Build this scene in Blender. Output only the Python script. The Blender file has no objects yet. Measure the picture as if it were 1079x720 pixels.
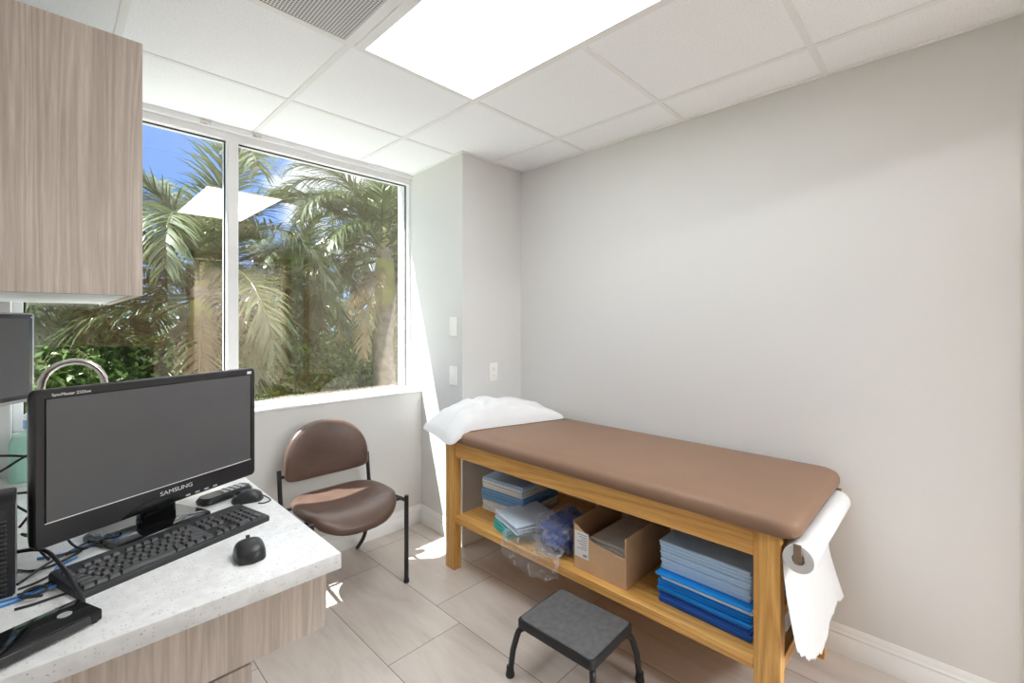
import bpy, bmesh, math, random
from mathutils import Vector, Matrix, Euler, noise
random.seed(7)
S = bpy.context.scene
COL = S.collection
V = Vector
PI = math.pi

# ------------------------------------------------------------------ materials
def nodes_of(name):
    m = bpy.data.materials.new(name); m.use_nodes = True
    nt = m.node_tree; nt.nodes.clear()
    out = nt.nodes.new('ShaderNodeOutputMaterial')
    return m, nt, out

def N(nt, t, **kw):
    n = nt.nodes.new(t)
    for k, v in kw.items():
        setattr(n, k, v)
    return n

def math_node(nt, op, a, b=None):
    n = N(nt, 'ShaderNodeMath', operation=op)
    for i, x in enumerate((a, b)):
        if x is None: continue
        if isinstance(x, (int, float)): n.inputs[i].default_value = x
        else: nt.links.new(x, n.inputs[i])
    return n.outputs[0]

def ramp(nt, fac, stops):
    r = N(nt, 'ShaderNodeValToRGB')
    e = r.color_ramp.elements
    while len(e) < len(stops): e.new(.5)
    for el, (p, c) in zip(e, stops):
        el.position = p; el.color = (c[0], c[1], c[2], 1)
    nt.links.new(fac, r.inputs[0])
    return r.outputs[0]

def mix_rgb(nt, fac, a, b, blend='MIX'):
    n = N(nt, 'ShaderNodeMix', data_type='RGBA', blend_type=blend)
    for idx, x in ((0, fac), (6, a), (7, b)):
        if isinstance(x, (int, float)): n.inputs[idx].default_value = x
        elif isinstance(x, tuple): n.inputs[idx].default_value = (x[0], x[1], x[2], 1)
        else: nt.links.new(x, n.inputs[idx])
    return n.outputs[2]

def bsdf(nt, out, rough=.5, metal=0, spec=.5):
    b = N(nt, 'ShaderNodeBsdfPrincipled')
    b.inputs['Roughness'].default_value = rough
    b.inputs['Metallic'].default_value = metal
    b.inputs['Specular IOR Level'].default_value = spec
    nt.links.new(b.outputs[0], out.inputs[0])
    return b

def coords(nt, scale=(1, 1, 1), kind='Object'):
    tc = N(nt, 'ShaderNodeTexCoord'); mp = N(nt, 'ShaderNodeMapping')
    nt.links.new(tc.outputs[kind], mp.inputs[0])
    mp.inputs['Scale'].default_value = scale
    return mp.outputs[0]

def noise_tex(nt, vec, scale, detail=4, rough=.5, dist=0):
    n = N(nt, 'ShaderNodeTexNoise')
    nt.links.new(vec, n.inputs['Vector'])
    n.inputs['Scale'].default_value = scale; n.inputs['Detail'].default_value = detail
    n.inputs['Roughness'].default_value = rough; n.inputs['Distortion'].default_value = dist
    return n.outputs[0]

def bump(nt, b, height, strength, dist=.002):
    n = N(nt, 'ShaderNodeBump'); n.inputs['Strength'].default_value = strength; n.inputs['Distance'].default_value = dist
    nt.links.new(height, n.inputs['Height']); nt.links.new(n.outputs[0], b.inputs['Normal'])

def plain(name, col, rough=.5, metal=0, spec=.5, var=.06, vscale=6, bmp=0, bscale=120):
    m, nt, out = nodes_of(name)
    b = bsdf(nt, out, rough, metal, spec)
    vec = coords(nt)
    f = noise_tex(nt, vec, vscale, 5)
    lo = tuple(c * (1 - var) for c in col); hi = tuple(min(1, c * (1 + var)) for c in col)
    nt.links.new(ramp(nt, f, [(.3, lo), (.7, hi)]), b.inputs['Base Color'])
    if bmp:
        bump(nt, b, noise_tex(nt, vec, bscale, 3), bmp)
    return m

def wood(name, dark, light, scale, rough=.45, ring=1.0, bmp=.1):
    """grain runs along the axis with the smallest scale"""
    m, nt, out = nodes_of(name)
    b = bsdf(nt, out, rough)
    v = coords(nt, scale)
    broad = noise_tex(nt, v, .35, 2, .5, .6)
    w = N(nt, 'ShaderNodeTexNoise'); nt.links.new(v, w.inputs['Vector'])
    w.inputs['Scale'].default_value = 1.0; w.inputs['Detail'].default_value = 8; w.inputs['Roughness'].default_value = .65; w.inputs['Distortion'].default_value = .7
    bands = math_node(nt, 'FRACT', math_node(nt, 'MULTIPLY', broad, 9 * ring))
    tri = math_node(nt, 'ABSOLUTE', math_node(nt, 'SUBTRACT', bands, .5))
    v2 = coords(nt, tuple(s * 5 for s in scale))
    fine = noise_tex(nt, v2, 1.0, 6, .7)
    f = math_node(nt, 'ADD', math_node(nt, 'MULTIPLY', w.outputs[0], .55), math_node(nt, 'MULTIPLY', tri, .42))
    f = math_node(nt, 'ADD', math_node(nt, 'MULTIPLY', f, .7), math_node(nt, 'MULTIPLY', fine, .35))
    mid = tuple((a + c) / 2 for a, c in zip(dark, light))
    nt.links.new(ramp(nt, f, [(.30, dark), (.5, mid), (.66, light)]), b.inputs['Base Color'])
    bump(nt, b, f, bmp, .001)
    return m

def emit(name, col, strength):
    m, nt, out = nodes_of(name)
    e = N(nt, 'ShaderNodeEmission'); e.inputs[0].default_value = (*col, 1); e.inputs[1].default_value = strength
    nt.links.new(e.outputs[0], out.inputs[0])
    return m

M = {}
M['wall'] = plain('wall_paint', (.70, .694, .683), .75, spec=.25, var=.012, vscale=1.5, bmp=.05, bscale=220)
M['white'] = plain('white_paint', (.84, .84, .84), .42, var=.01)
M['frame_white'] = plain('white_frame', (.86, .86, .86), .35, var=.01)
M['plate'] = plain('switch_plastic', (.86, .85, .82), .3, var=.005)
M['black'] = plain('black_metal', (.018, .018, .019), .4, var=.1)
M['black_plastic'] = plain('black_plastic', (.026, .026, .027), .36, var=.08)
M['gloss_black'] = plain('gloss_black', (.008, .008, .009), .08, var=.1)
M['bezel'] = plain('monitor_bezel', (.025, .025, .027), .28, var=.05)
M['screen'] = plain('screen_glass', (.095, .095, .098), .38, var=.05, vscale=9, spec=.6)
M['key'] = plain('key_plastic', (.085, .085, .088), .32, var=.1)
M['kbase'] = plain('keyboard_base', (.028, .028, .03), .45, var=.05)
M['silver'] = plain('silver_plastic', (.55, .55, .56), .35, .3, var=.03)
M['lettering'] = plain('silver_lettering', (.85, .85, .85), .4, var=.01)
M['nickel'] = plain('brushed_nickel', (.62, .56, .52), .22, 1, var=.04)
M['rubber'] = plain('black_rubber', (.02, .02, .02), .7, var=.1)
M['mat'] = plain('ribbed_mat', (.115, .115, .117), .75, var=.18, vscale=40, bmp=.4, bscale=300)
M['paper'] = plain('white_paper', (.74, .74, .75), .8, spec=.2, var=.01)
M['blue_cable'] = plain('blue_cable', (.05, .25, .62), .4)
M['bracket'] = plain('brown_bracket', (.30, .22, .15), .45, .4)
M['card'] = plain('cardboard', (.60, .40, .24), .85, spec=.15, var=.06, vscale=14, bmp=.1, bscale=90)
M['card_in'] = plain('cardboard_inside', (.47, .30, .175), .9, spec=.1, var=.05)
M['grey_paper'] = plain('grey_paper', (.58, .53, .48), .85, var=.08, vscale=20)
M['label'] = plain('label_paper', (.82, .82, .82), .6, var=.01)
M['ink'] = plain('printed_ink', (.25, .25, .27), .7)
M['vinyl'] = plain('brown_vinyl', (.265, .155, .098), .46, spec=.4, var=.06, vscale=3, bmp=.06, bscale=260)
M['chair_vinyl'] = plain('chair_vinyl', (.112, .068, .052), .33, var=.18, vscale=9, bmp=.08, bscale=200)
M['pad_light'] = plain('pale_blue_pad', (.54, .75, 1.0), .8, spec=.2, var=.03)
M['pad_white'] = plain('white_pad', (.88, .92, .96), .8, spec=.2, var=.03)
M['pad_grey'] = plain('greyblue_pad', (.62, .71, .83), .75, spec=.2, var=.03)
M['pad_mid'] = plain('mid_blue_drape', (.24, .47, .80), .8, spec=.2, var=.05)
M['pad_blue'] = plain('bright_blue_pad', (.015, .30, .85), .6, spec=.3, var=.06)
M['pad_navy'] = plain('dark_blue_pad', (.025, .12, .55), .6, spec=.3, var=.06)
M['navy_cloth'] = plain('navy_cloth', (.028, .085, .36), .7, var=.35, vscale=18, bmp=.4, bscale=25)
M['teal'] = plain('teal_pack', (.03, .42, .42), .5, var=.08)
M['jug'] = plain('pale_green_soap', (.36, .62, .52), .3, var=.03)
M['bottle'] = plain('white_bottle', (.82, .86, .9), .35, var=.02)
M['blue_print'] = plain('blue_print', (.25, .42, .62), .5)
M['laminate'] = wood('taupe_laminate', (.45, .37, .31), (.80, .71, .63), (42, 42, 1.7), .45, .9, .14)
M['oak_y'] = wood('oak_along_length', (.55, .25, .05), (.97, .62, .21), (30, 1.3, 30), .38, 1.2, .08)
M['oak_z'] = wood('oak_upright', (.55, .25, .05), (.97, .62, .21), (30, 30, 1.3), .38, 1.2, .08)
M['oak_x'] = wood('oak_crosswise', (.55, .25, .05), (.95, .60, .20), (1.4, 22, 22), .38, .9, .08)
M['taupe_wall'] = plain('taupe_corridor_paint', (.30, .265, .235), .75, var=.02)
M['door'] = wood('door_veneer', (.38, .27, .19), (.56, .43, .33), (12, 12, .8), .5, .6, .05)
M['casing'] = plain('door_casing', (.50, .37, .28), .5)
M['bark'] = plain('palm_bark', (.30, .24, .17), .9, var=.3, vscale=12, bmp=.8, bscale=30)
M['crownshaft'] = plain('palm_crownshaft', (.36, .33, .09), .5, var=.2, vscale=5)
M['ground'] = plain('outdoor_ground', (.16, .20, .07), .95, var=.35, vscale=2)
M['concrete'] = plain('bounce_concrete', (.50, .50, .49), .9, var=.04, vscale=2)
M['stucco'] = plain('exterior_stucco', (.7, .68, .63), .9, var=.04)

def leafmat(name, a, b, rough=.3, transl=.25):
    m, nt, out = nodes_of(name)
    p = N(nt, 'ShaderNodeBsdfPrincipled'); p.inputs['Roughness'].default_value = rough
    p.inputs['Specular IOR Level'].default_value = .6
    t = N(nt, 'ShaderNodeBsdfTranslucent'); mx = N(nt, 'ShaderNodeMixShader'); mx.inputs[0].default_value = transl
    c = ramp(nt, noise_tex(nt, coords(nt), 3.5, 3), [(.35, a), (.65, b)])
    nt.links.new(c, p.inputs['Base Color']); nt.links.new(c, t.inputs[0])
    nt.links.new(p.outputs[0], mx.inputs[1]); nt.links.new(t.outputs[0], mx.inputs[2]); nt.links.new(mx.outputs[0], out.inputs[0])
    return m
M['frond'] = leafmat('palm_leaflets', (.055, .085, .024), (.12, .15, .055), .22)
M['frond_dry'] = leafmat('dry_palm_leaflets', (.28, .19, .09), (.42, .31, .16), .5)
M['leaf_bright'] = leafmat('bright_leaves', (.07, .14, .02), (.16, .25, .04), .4)
M['leaf_dark'] = leafmat('dark_leaves', (.05, .11, .025), (.11, .20, .05), .4)
M['leaf_olive'] = leafmat('olive_leaves', (.14, .16, .05), (.26, .26, .09), .5)

# floor: long taupe tiles in running bond with thin grout joints
def floor_mat():
    m, nt, out = nodes_of('floor_tile')
    b = bsdf(nt, out, .34, spec=.4)
    tc = N(nt, 'ShaderNodeTexCoord'); sp = N(nt, 'ShaderNodeSeparateXYZ'); nt.links.new(tc.outputs['Object'], sp.inputs[0])
    W, L = .3635, .708
    cx = math_node(nt, 'DIVIDE', math_node(nt, 'SUBTRACT', sp.outputs[0], .940 - 10 * W), W)
    ix = math_node(nt, 'FLOOR', cx); fx = math_node(nt, 'SUBTRACT', cx, ix)
    yy = math_node(nt, 'SUBTRACT', sp.outputs[1], math_node(nt, 'MULTIPLY', ix, L / 4))
    cy = math_node(nt, 'DIVIDE', math_node(nt, 'SUBTRACT', yy, 1.61 - 10 * L / 4 - 20 * L), L)
    iy = math_node(nt, 'FLOOR', cy); fy = math_node(nt, 'SUBTRACT', cy, iy)
    ex = math_node(nt, 'MULTIPLY', math_node(nt, 'MINIMUM', fx, math_node(nt, 'SUBTRACT', 1, fx)), W)
    ey = math_node(nt, 'MULTIPLY', math_node(nt, 'MINIMUM', fy, math_node(nt, 'SUBTRACT', 1, fy)), L)
    e = math_node(nt, 'MINIMUM', ex, ey)
    grout = math_node(nt, 'LESS_THAN', e, .0016)
    cmb = N(nt, 'ShaderNodeCombineXYZ'); nt.links.new(ix, cmb.inputs[0]); nt.links.new(iy, cmb.inputs[1])
    wn = N(nt, 'ShaderNodeTexWhiteNoise', noise_dimensions='3D'); nt.links.new(cmb.outputs[0], wn.inputs['Vector'])
    off = N(nt, 'ShaderNodeVectorMath', operation='ADD'); sc = N(nt, 'ShaderNodeVectorMath', operation='SCALE')
    nt.links.new(wn.outputs['Color'], sc.inputs[0]); sc.inputs['Scale'].default_value = 9
    mp = N(nt, 'ShaderNodeMapping'); mp.inputs['Scale'].default_value = (7, 1.3, 1); nt.links.new(tc.outputs['Object'], mp.inputs[0])
    nt.links.new(mp.outputs[0], off.inputs[0]); nt.links.new(sc.outputs[0], off.inputs[1])
    streak = noise_tex(nt, off.outputs[0], 1.0, 6, .6, .8)
    mp2 = N(nt, 'ShaderNodeMapping'); mp2.inputs['Scale'].default_value = (70, 9, 1); nt.links.new(tc.outputs['Object'], mp2.inputs[0])
    fine = noise_tex(nt, mp2.outputs[0], 1, 3)
    f = math_node(nt, 'ADD', math_node(nt, 'MULTIPLY', streak, .8), math_node(nt, 'MULTIPLY', fine, .2))
    f = math_node(nt, 'ADD', f, math_node(nt, 'MULTIPLY', math_node(nt, 'SUBTRACT', wn.outputs['Value'], .5), .10))
    c = ramp(nt, f, [(.32, (.49, .425, .378)), (.5, (.585, .52, .47)), (.68, (.645, .58, .53))])
    c = mix_rgb(nt, grout, c, (.17, .145, .13))
    nt.links.new(c, b.inputs['Base Color'])
    bump(nt, b, math_node(nt, 'SUBTRACT', 1, grout), .3, .001)
    return m
M['floor'] = floor_mat()

def ceiling_mat():
    m, nt, out = nodes_of('ceiling_tile')
    b = bsdf(nt, out, .9, spec=.1)
    v = coords(nt)
    n1 = noise_tex(nt, v, 170, 4, .7)
    nt.links.new(ramp(nt, n1, [(.36, (.80, .81, .83)), (.47, (.925, .935, .955)), (.7, (.935, .945, .965))]), b.inputs['Base Color'])
    bump(nt, b, n1, .35, .002)
    return m
M['ceiling'] = ceiling_mat()

def quartz_mat():
    m, nt, out = nodes_of('quartz')
    b = bsdf(nt, out, .16, spec=.5)
    v = coords(nt)
    def specks(scale, thr, keep):
        vo = N(nt, 'ShaderNodeTexVoronoi'); vo.inputs['Scale'].default_value = scale; nt.links.new(v, vo.inputs['Vector'])
        near = math_node(nt, 'LESS_THAN', vo.outputs['Distance'], thr)
        sep = N(nt, 'ShaderNodeSeparateColor'); nt.links.new(vo.outputs['Color'], sep.inputs[0])
        return math_node(nt, 'MULTIPLY', near, math_node(nt, 'GREATER_THAN', sep.outputs[0], keep))
    base = ramp(nt, noise_tex(nt, v, 40, 4), [(.35, (.78, .78, .78)), (.65, (.87, .87, .87))])
    c = mix_rgb(nt, specks(150, .30, .70), base, (.66, .65, .645))
    c = mix_rgb(nt, specks(85, .20, .86), c, (.55, .53, .52))
    nt.links.new(c, b.inputs['Base Color'])
    return m
M['quartz'] = quartz_mat()

def perforated_mat():
    m, nt, out = nodes_of('perforated_metal')
    b = bsdf(nt, out, .5, spec=.3)
    v = coords(nt)
    sp = N(nt, 'ShaderNodeSeparateXYZ'); nt.links.new(v, sp.inputs[0])
    def cell(o): return math_node(nt, 'SUBTRACT', math_node(nt, 'FRACT', math_node(nt, 'MULTIPLY', o, 95)), .5)
    d = math_node(nt, 'ADD', math_node(nt, 'POWER', cell(sp.outputs[0]), 2), math_node(nt, 'POWER', cell(sp.outputs[1]), 2))
    hole = math_node(nt, 'LESS_THAN', d, .13)
    nt.links.new(mix_rgb(nt, hole, (.74, .74, .74), (.16, .16, .165)), b.inputs['Base Color'])
    return m
M['perforated'] = perforated_mat()

def glass_mat(name, tint, refl, fac):
    m, nt, out = nodes_of(name)
    t = N(nt, 'ShaderNodeBsdfTransparent'); t.inputs[0].default_value = (*tint, 1)
    g = N(nt, 'ShaderNodeBsdfGlossy'); g.inputs[0].default_value = (*refl, 1); g.inputs['Roughness'].default_value = 0
    mx = N(nt, 'ShaderNodeMixShader'); mx.inputs[0].default_value = fac
    nt.links.new(t.outputs[0], mx.inputs[1]); nt.links.new(g.outputs[0], mx.inputs[2]); nt.links.new(mx.outputs[0], out.inputs[0])
    return m
M['glass'] = glass_mat('tinted_glass', (.58, .62, .62), (1.0, .84, .70), .19)

def film_mat():
    m, nt, out = nodes_of('clear_film')
    t = N(nt, 'ShaderNodeBsdfTransparent'); t.inputs[0].default_value = (.95, .95, .96, 1)
    p = N(nt, 'ShaderNodeBsdfPrincipled'); p.inputs['Base Color'].default_value = (.82, .84, .88, 1); p.inputs['Roughness'].default_value = .12
    v = coords(nt)
    f = ramp(nt, noise_tex(nt, v, 16, 5, .6, 1.2), [(.42, (.08, .08, .08)), (.70, (.42, .42, .42))])
    mx = N(nt, 'ShaderNodeMixShader'); nt.links.new(f, mx.inputs[0])
    nt.links.new(t.outputs[0], mx.inputs[1]); nt.links.new(p.outputs[0], mx.inputs[2]); nt.links.new(mx.outputs[0], out.inputs[0])
    bump(nt, p, noise_tex(nt, v, 30, 5, .6, 1.5), .9, .01)
    return m
M['film'] = film_mat()
M['pillow'] = plain('paper_pillow_cover', (.80, .80, .81), .75, spec=.25, var=.015, vscale=4, bmp=.12, bscale=35)
M['lamp'] = emit('lit_diffuser', (.93, .975, 1), 6)
M['fill_glow'] = emit('unseen_fill_glow', (.90, .965, 1), 26)  # glow of the fill panels added behind the camera

# ------------------------------------------------------------------ mesh helpers
def box(bm, x0, x1, y0, y1, z0, z1, bev=0, seg=2):
    g = bmesh.ops.create_cube(bm, size=1)
    vs = g['verts']
    for v in vs:
        v.co = V((x0 + (v.co.x + .5) * (x1 - x0), y0 + (v.co.y + .5) * (y1 - y0), z0 + (v.co.z + .5) * (z1 - z0)))
    if bev > 0:
        es = list({e for v in vs for e in v.link_edges})
        bmesh.ops.bevel(bm, geom=es, offset=bev, segments=seg, profile=.5, affect='EDGES')

def boxes(*args, bev=0, seg=2):
    bm = bmesh.new()
    for a in args: box(bm, *a, bev=bev, seg=seg)
    return bm

def loft(bm, rings, cap=True, closed=True):
    R = [[bm.verts.new(p) for p in r] for r in rings]
    n = len(R[0])
    for a, b in zip(R, R[1:]):
        for i in range(n if closed else n - 1):
            j = (i + 1) % n
            try: bm.faces.new((a[i], a[j], b[j], b[i]))
            except ValueError: pass
    if cap:
        bm.faces.new(list(reversed(R[0]))); bm.faces.new(R[-1])
    return R

def catmull(pts, k=6):
    P = [V(p) for p in pts]
    P = [2 * P[0] - P[1]] + P + [2 * P[-1] - P[-2]]
    out = []
    for i in range(1, len(P) - 2):
        for s in range(k):
            t = s / k
            a, b, c, d = P[i - 1], P[i], P[i + 1], P[i + 2]
            out.append(.5 * ((2 * b) + (c - a) * t + (2 * a - 5 * b + 4 * c - d) * t * t + (3 * b - a - 3 * c + d) * t ** 3))
    out.append(P[-2])
    return out

def tube(bm, pts, r, n=10, smooth=0):
    P = catmull(pts, smooth) if smooth else [V(p) for p in pts]
    up = None; rings = []
    for i, p in enumerate(P):
        t = (P[min(i + 1, len(P) - 1)] - P[max(i - 1, 0)]).normalized()
        if up is None:
            up = t.orthogonal().normalized()
        up = (up - t * up.dot(t)).normalized()
        side = t.cross(up)
        rr = r[i] if isinstance(r, (list, tuple)) else r
        rings.append([p + rr * (math.cos(2 * PI * k / n) * up + math.sin(2 * PI * k / n) * side) for k in range(n)])
    loft(bm, rings)

def lathe(bm, prof, c=(0, 0, 0), n=24):
    loft(bm, [[V((c[0] + r * math.cos(2 * PI * k / n), c[1] + r * math.sin(2 * PI * k / n), c[2] + z)) for k in range(n)] for r, z in prof])

def cyl(bm, a, b, r, n=20):
    tube(bm, [a, b], r, n)

def rrect(x0, x1, y0, y1, r, z, k=6):
    out = []
    for cx, cy, a0 in ((x1 - r, y1 - r, 0), (x0 + r, y1 - r, PI / 2), (x0 + r, y0 + r, PI), (x1 - r, y0 + r, 3 * PI / 2)):
        for i in range(k + 1):
            a = a0 + i / k * PI / 2
            out.append(V((cx + r * math.cos(a), cy + r * math.sin(a), z)))
    return out

def prism(bm, poly, axis, a, b):
    """extrude a 2-D outline along axis ('x','y','z') from a to b"""
    def p3(p, t):
        return V((t, p[0], p[1])) if axis == 'x' else V((p[0], t, p[1])) if axis == 'y' else V((p[0], p[1], t))
    loft(bm, [[p3(p, a) for p in poly], [p3(p, b) for p in poly]])

def mat_of(o):
    return Matrix.LocRotScale(o.location, o.rotation_euler.to_quaternion(), None)

def obj(name, bm, mat, parent=None, local=False, angle=40):
    """world-space bmesh -> one mesh object (kept in the parent's space); local=True when bm is already in it"""
    bmesh.ops.recalc_face_normals(bm, faces=bm.faces[:])
    chain = Matrix.Identity(4)
    p = parent
    while p is not None:
        chain = mat_of(p) @ chain; p = p.parent
    if parent is not None and not local:
        bmesh.ops.transform(bm, matrix=chain.inverted(), verts=bm.verts[:])
    loc = None
    if parent is None and not local and bm.verts:
        xs = [v.co for v in bm.verts]
        c = V(((min(v.x for v in xs) + max(v.x for v in xs)) / 2, (min(v.y for v in xs) + max(v.y for v in xs)) / 2, min(v.z for v in xs)))
        if not KEEP_ORIGIN:
            bmesh.ops.translate(bm, vec=-c, verts=bm.verts[:]); loc = c
    me = bpy.data.meshes.new(name); bm.to_mesh(me); bm.free()
    me.materials.append(M[mat] if isinstance(mat, str) else mat)
    me.shade_smooth(); me.set_sharp_from_angle(angle=math.radians(angle))
    o = bpy.data.objects.new(name, me); COL.objects.link(o)
    o.parent = parent
    if loc is not None: o.location = loc
    return o
KEEP_ORIGIN = False

def tag(o, label, cat, group=None, kind=None):
    o['label'] = label; o['category'] = cat
    if group: o['group'] = group
    if kind: o['kind'] = kind
    return o

def thing(name, label, cat, loc=(0, 0, 0), rotz=0, group=None, kind=None):
    o = bpy.data.objects.new(name, None); COL.objects.link(o)
    o.empty_display_size = .05
    o.location = loc; o.rotation_euler = (0, 0, rotz)
    return tag(o, label, cat, group, kind)

def struct(name, bm, mat, label, cat, parent=None):
    global KEEP_ORIGIN
    KEEP_ORIGIN = True
    o = obj(name, bm, mat, parent)
    KEEP_ORIGIN = False
    if parent is None: tag(o, label, cat, kind='structure')
    return o

def text_bm(body, size, font_depth=.0004):
    c = bpy.data.curves.new('lettering', 'FONT'); c.body = body; c.size = size; c.extrude = font_depth; c.align_x = 'LEFT'
    o = bpy.data.objects.new('lettering', c); COL.objects.link(o)
    dg = bpy.context.evaluated_depsgraph_get()
    me = bpy.data.meshes.new_from_object(o.evaluated_get(dg))
    bm = bmesh.new(); bm.from_mesh(me)
    bpy.data.objects.remove(o); bpy.data.curves.remove(c); bpy.data.meshes.remove(me)
    return bm

# ------------------------------------------------------------------ room constants
XR = 2.285      # right wall
XL = -.28       # left wall
YB = -.42       # back wall
YW = 2.63       # window wall, inner face
YO = 2.95       # window wall, outer face
XC, YC = 1.80, 2.155   # corner chase: window-side end of its left face, near face
def XS(y): return 1.765 + (y - YC) * .0526
ZC = 2.40       # ceiling
YG = 2.82       # glass plane

# ------------------------------------------------------------------ room shell
YH = -3.3   # far wall of the corridor added for fill light
struct('floor', boxes((XL - .1, XR + .1, YB - .1, YO, -.06, 0), (-1.2, 4.2, YH - .1, YB - .1, -.06, 0)), 'floor', 'taupe stone-look floor tiles laid in offset rows', 'floor')
struct('ceiling', boxes((XL - .1, XR + .1, YB - .1, YO, ZC, ZC + .06), (-1.2, 4.2, YH - .1, YB - .1, ZC, ZC + .06)), 'ceiling', 'white speckled acoustic tile ceiling', 'ceiling')
bm = boxes(*[(x - .012, x + .012, YB, YW + .10, ZC - .004, ZC) for x in (.175, .787, 1.399, 2.011)])
for y in (2.232, 1.62, 1.008, .396, -.216):
    box(bm, XL, XR, y - .012, y + .012, ZC - .0035, ZC)
struct('trim_1', bm, 'white', 'thin white grid bars between the ceiling tiles', 'ceiling grid')
bm = boxes((XR - .02, XR, YB, YC, ZC - .006, ZC), (XS(YC), XR, YC - .02, YC, ZC - .006, ZC))
prism(bm, [(XS(YC) - .02, YC - .02), (XS(YC), YC - .02), (XS(2.76), 2.76), (XS(2.76) - .02, 2.76)], 'z', ZC - .006, ZC)
struct('trim_2', bm, 'white', 'white wall angle around the edge of the ceiling', 'trim')
struct('wall_right', boxes((XR, XR + .1, YB - .1, YO, 0, ZC)), 'wall', 'long plain warm white wall behind the exam table', 'wall')
struct('wall_left', boxes((XL - .1, XL, YB - .1, YO, 0, ZC)), 'wall', 'warm white wall behind the counter', 'wall')
struct('wall_back', boxes((XL, 1.06, YB - .1, YB, 0, ZC), (1.06, 2.16, YB - .1, YB, 2.10, ZC), (2.16, XR, YB - .1, YB, 0, ZC)), 'wall', 'warm white wall with the door opposite the window', 'wall')
WX0 = -.105
bm = boxes((XL, XC, YW, YO, 0, .886), (XL, WX0, YW, YO, .886, ZC), (WX0, XC, YG + .05, YO + .02, 2.70, ZC + .6), (WX0, XC, YG + .02, YG + .05, ZC - .03, ZC + .6))
struct('wall_front', bm, 'wall', 'warm white wall below the window', 'wall')
bm = bmesh.new(); prism(bm, [(XS(YC), YC), (XR, YC), (XR, YO), (XS(YO), YO)], 'z', 0, ZC)
struct('wall_corner', bm, 'wall', 'boxed-out wall corner to the right of the window', 'wall')

BBH = .118
def baseboard(pts_in, label, name, axis, w, a, b, sign):
    prof = [(0, 0), (.014, 0), (.014, .074), (.0115, .077), (.0115, .083), (.0135, .087), (.010, .094), (.0085, .098), (.0085, .105), (.005, .112), (.003, BBH), (0, BBH)]
    bm = bmesh.new()
    poly = [(w + sign * p[0], p[1]) for p in prof]
    prism(bm, poly, axis, a, b)
    return struct(name, bm, 'white', label, 'baseboard')
baseboard(None, 'white moulded baseboard along the right wall', 'baseboard_right', 'y', XR, YB, YC, -1)
baseboard(None, 'white baseboard on the wall below the window', 'baseboard_front', 'x', YW, XL, XC, -1)
def bb_corner():
    bm = bmesh.new()
    prof = [(0, 0), (.014, 0), (.014, .074), (.0115, .077), (.0115, .083), (.0135, .087), (.010, .094), (.0085, .098), (.0085, .105), (.005, .112), (.003, BBH), (0, BBH)]
    rings = [[V((XS(YW) - p[0], YW, p[1])) for p in prof], [V((XS(YC) - p[0], YC - p[0], p[1])) for p in prof], [V((XR, YC - p[0], p[1])) for p in prof]]
    loft(bm, rings)
    struct('baseboard_corner', bm, 'white', 'white baseboard wrapping the boxed-out corner', 'baseboard')
# 'prism' maps (w, z) outlines: along y the outline is (x, z); along x it is (y, z)
bb_corner()

# window
win = thing('window_1', 'wide white framed window with tinted glass in two panes', 'window', (.83, YG, .874), kind='structure')
FR = .045
bm = boxes((WX0, XC, YG - .05, YG + .045, .900, .908), (WX0, XC, YG - .05, YG + .045, 2.335, 2.40),
           (WX0, WX0 + .03, YG - .05, YG + .045, .908, 2.335), (XC - .018, XC, YG - .05, YG + .045, .908, 2.335), bev=.002, seg=1)
box(bm, WX0, XC, YG - .075, YG - .05, 2.372, 2.40)
box(bm, WX0, XC, YG - .075, YG - .05, .900, .906, bev=.001, seg=1)
struct('frame', bm, 'frame_white', '', '', win)
bm = boxes((.664, .716, YG - .055, YG + .045, .908, 2.335), bev=.003, seg=1)
struct('mullion', bm, 'frame_white', '', '', win)
bm = boxes((WX0, XC - .008, YW - .008, YG - .05, .886, .900), bev=.003, seg=1)
struct('sill', bm, 'frame_white', '', '', win)
bm = bmesh.new(); box(bm, WX0 + .03, .664, YG - .003, YG, .908, 2.335)
def pane(x0, x1):
    bm = bmesh.new()
    vs = [bm.verts.new(p) for p in ((x0, YG, .908), (x1, YG, .908), (x1, YG, 2.335), (x0, YG, 2.335))]
    bm.faces.new(vs)
    return struct('pane', bm, 'glass', '', '', win)
pane(WX0 + .03, .664); pane(.716, XC - .018)
# dark glazing gaskets along the glass
def gasket(x0, x1):
    z0, z1, t = .908, 2.335, .006
    bm = boxes((x0, x1, YG - .012, YG - .004, z1 - t, z1), (x0, x1, YG - .012, YG - .004, z0, z0 + t * .6), (x0, x0 + t, YG - .012, YG - .004, z0, z1), (x1 - t, x1, YG - .012, YG - .004, z0, z1))
    struct('gasket', bm, 'rubber', '', '', win)
gasket(WX0 + .03, .664); gasket(.716, XC - .018)
for x in (.56, .80):
    bm = boxes((x - .022, x + .022, YG - .078, YG - .0755, 2.374, 2.392), (x - .012, x + .012, YG - .083, YG - .0755, 2.378, 2.386), bev=.001, seg=1)
    o = obj('blind_bracket', bm, 'nickel')
    tag(o, 'small metal blind clip on the window head ' + ('left of the mullion' if x < .7 else 'right of the mullion'), 'bracket', 'blind clips on the window head')

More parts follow.
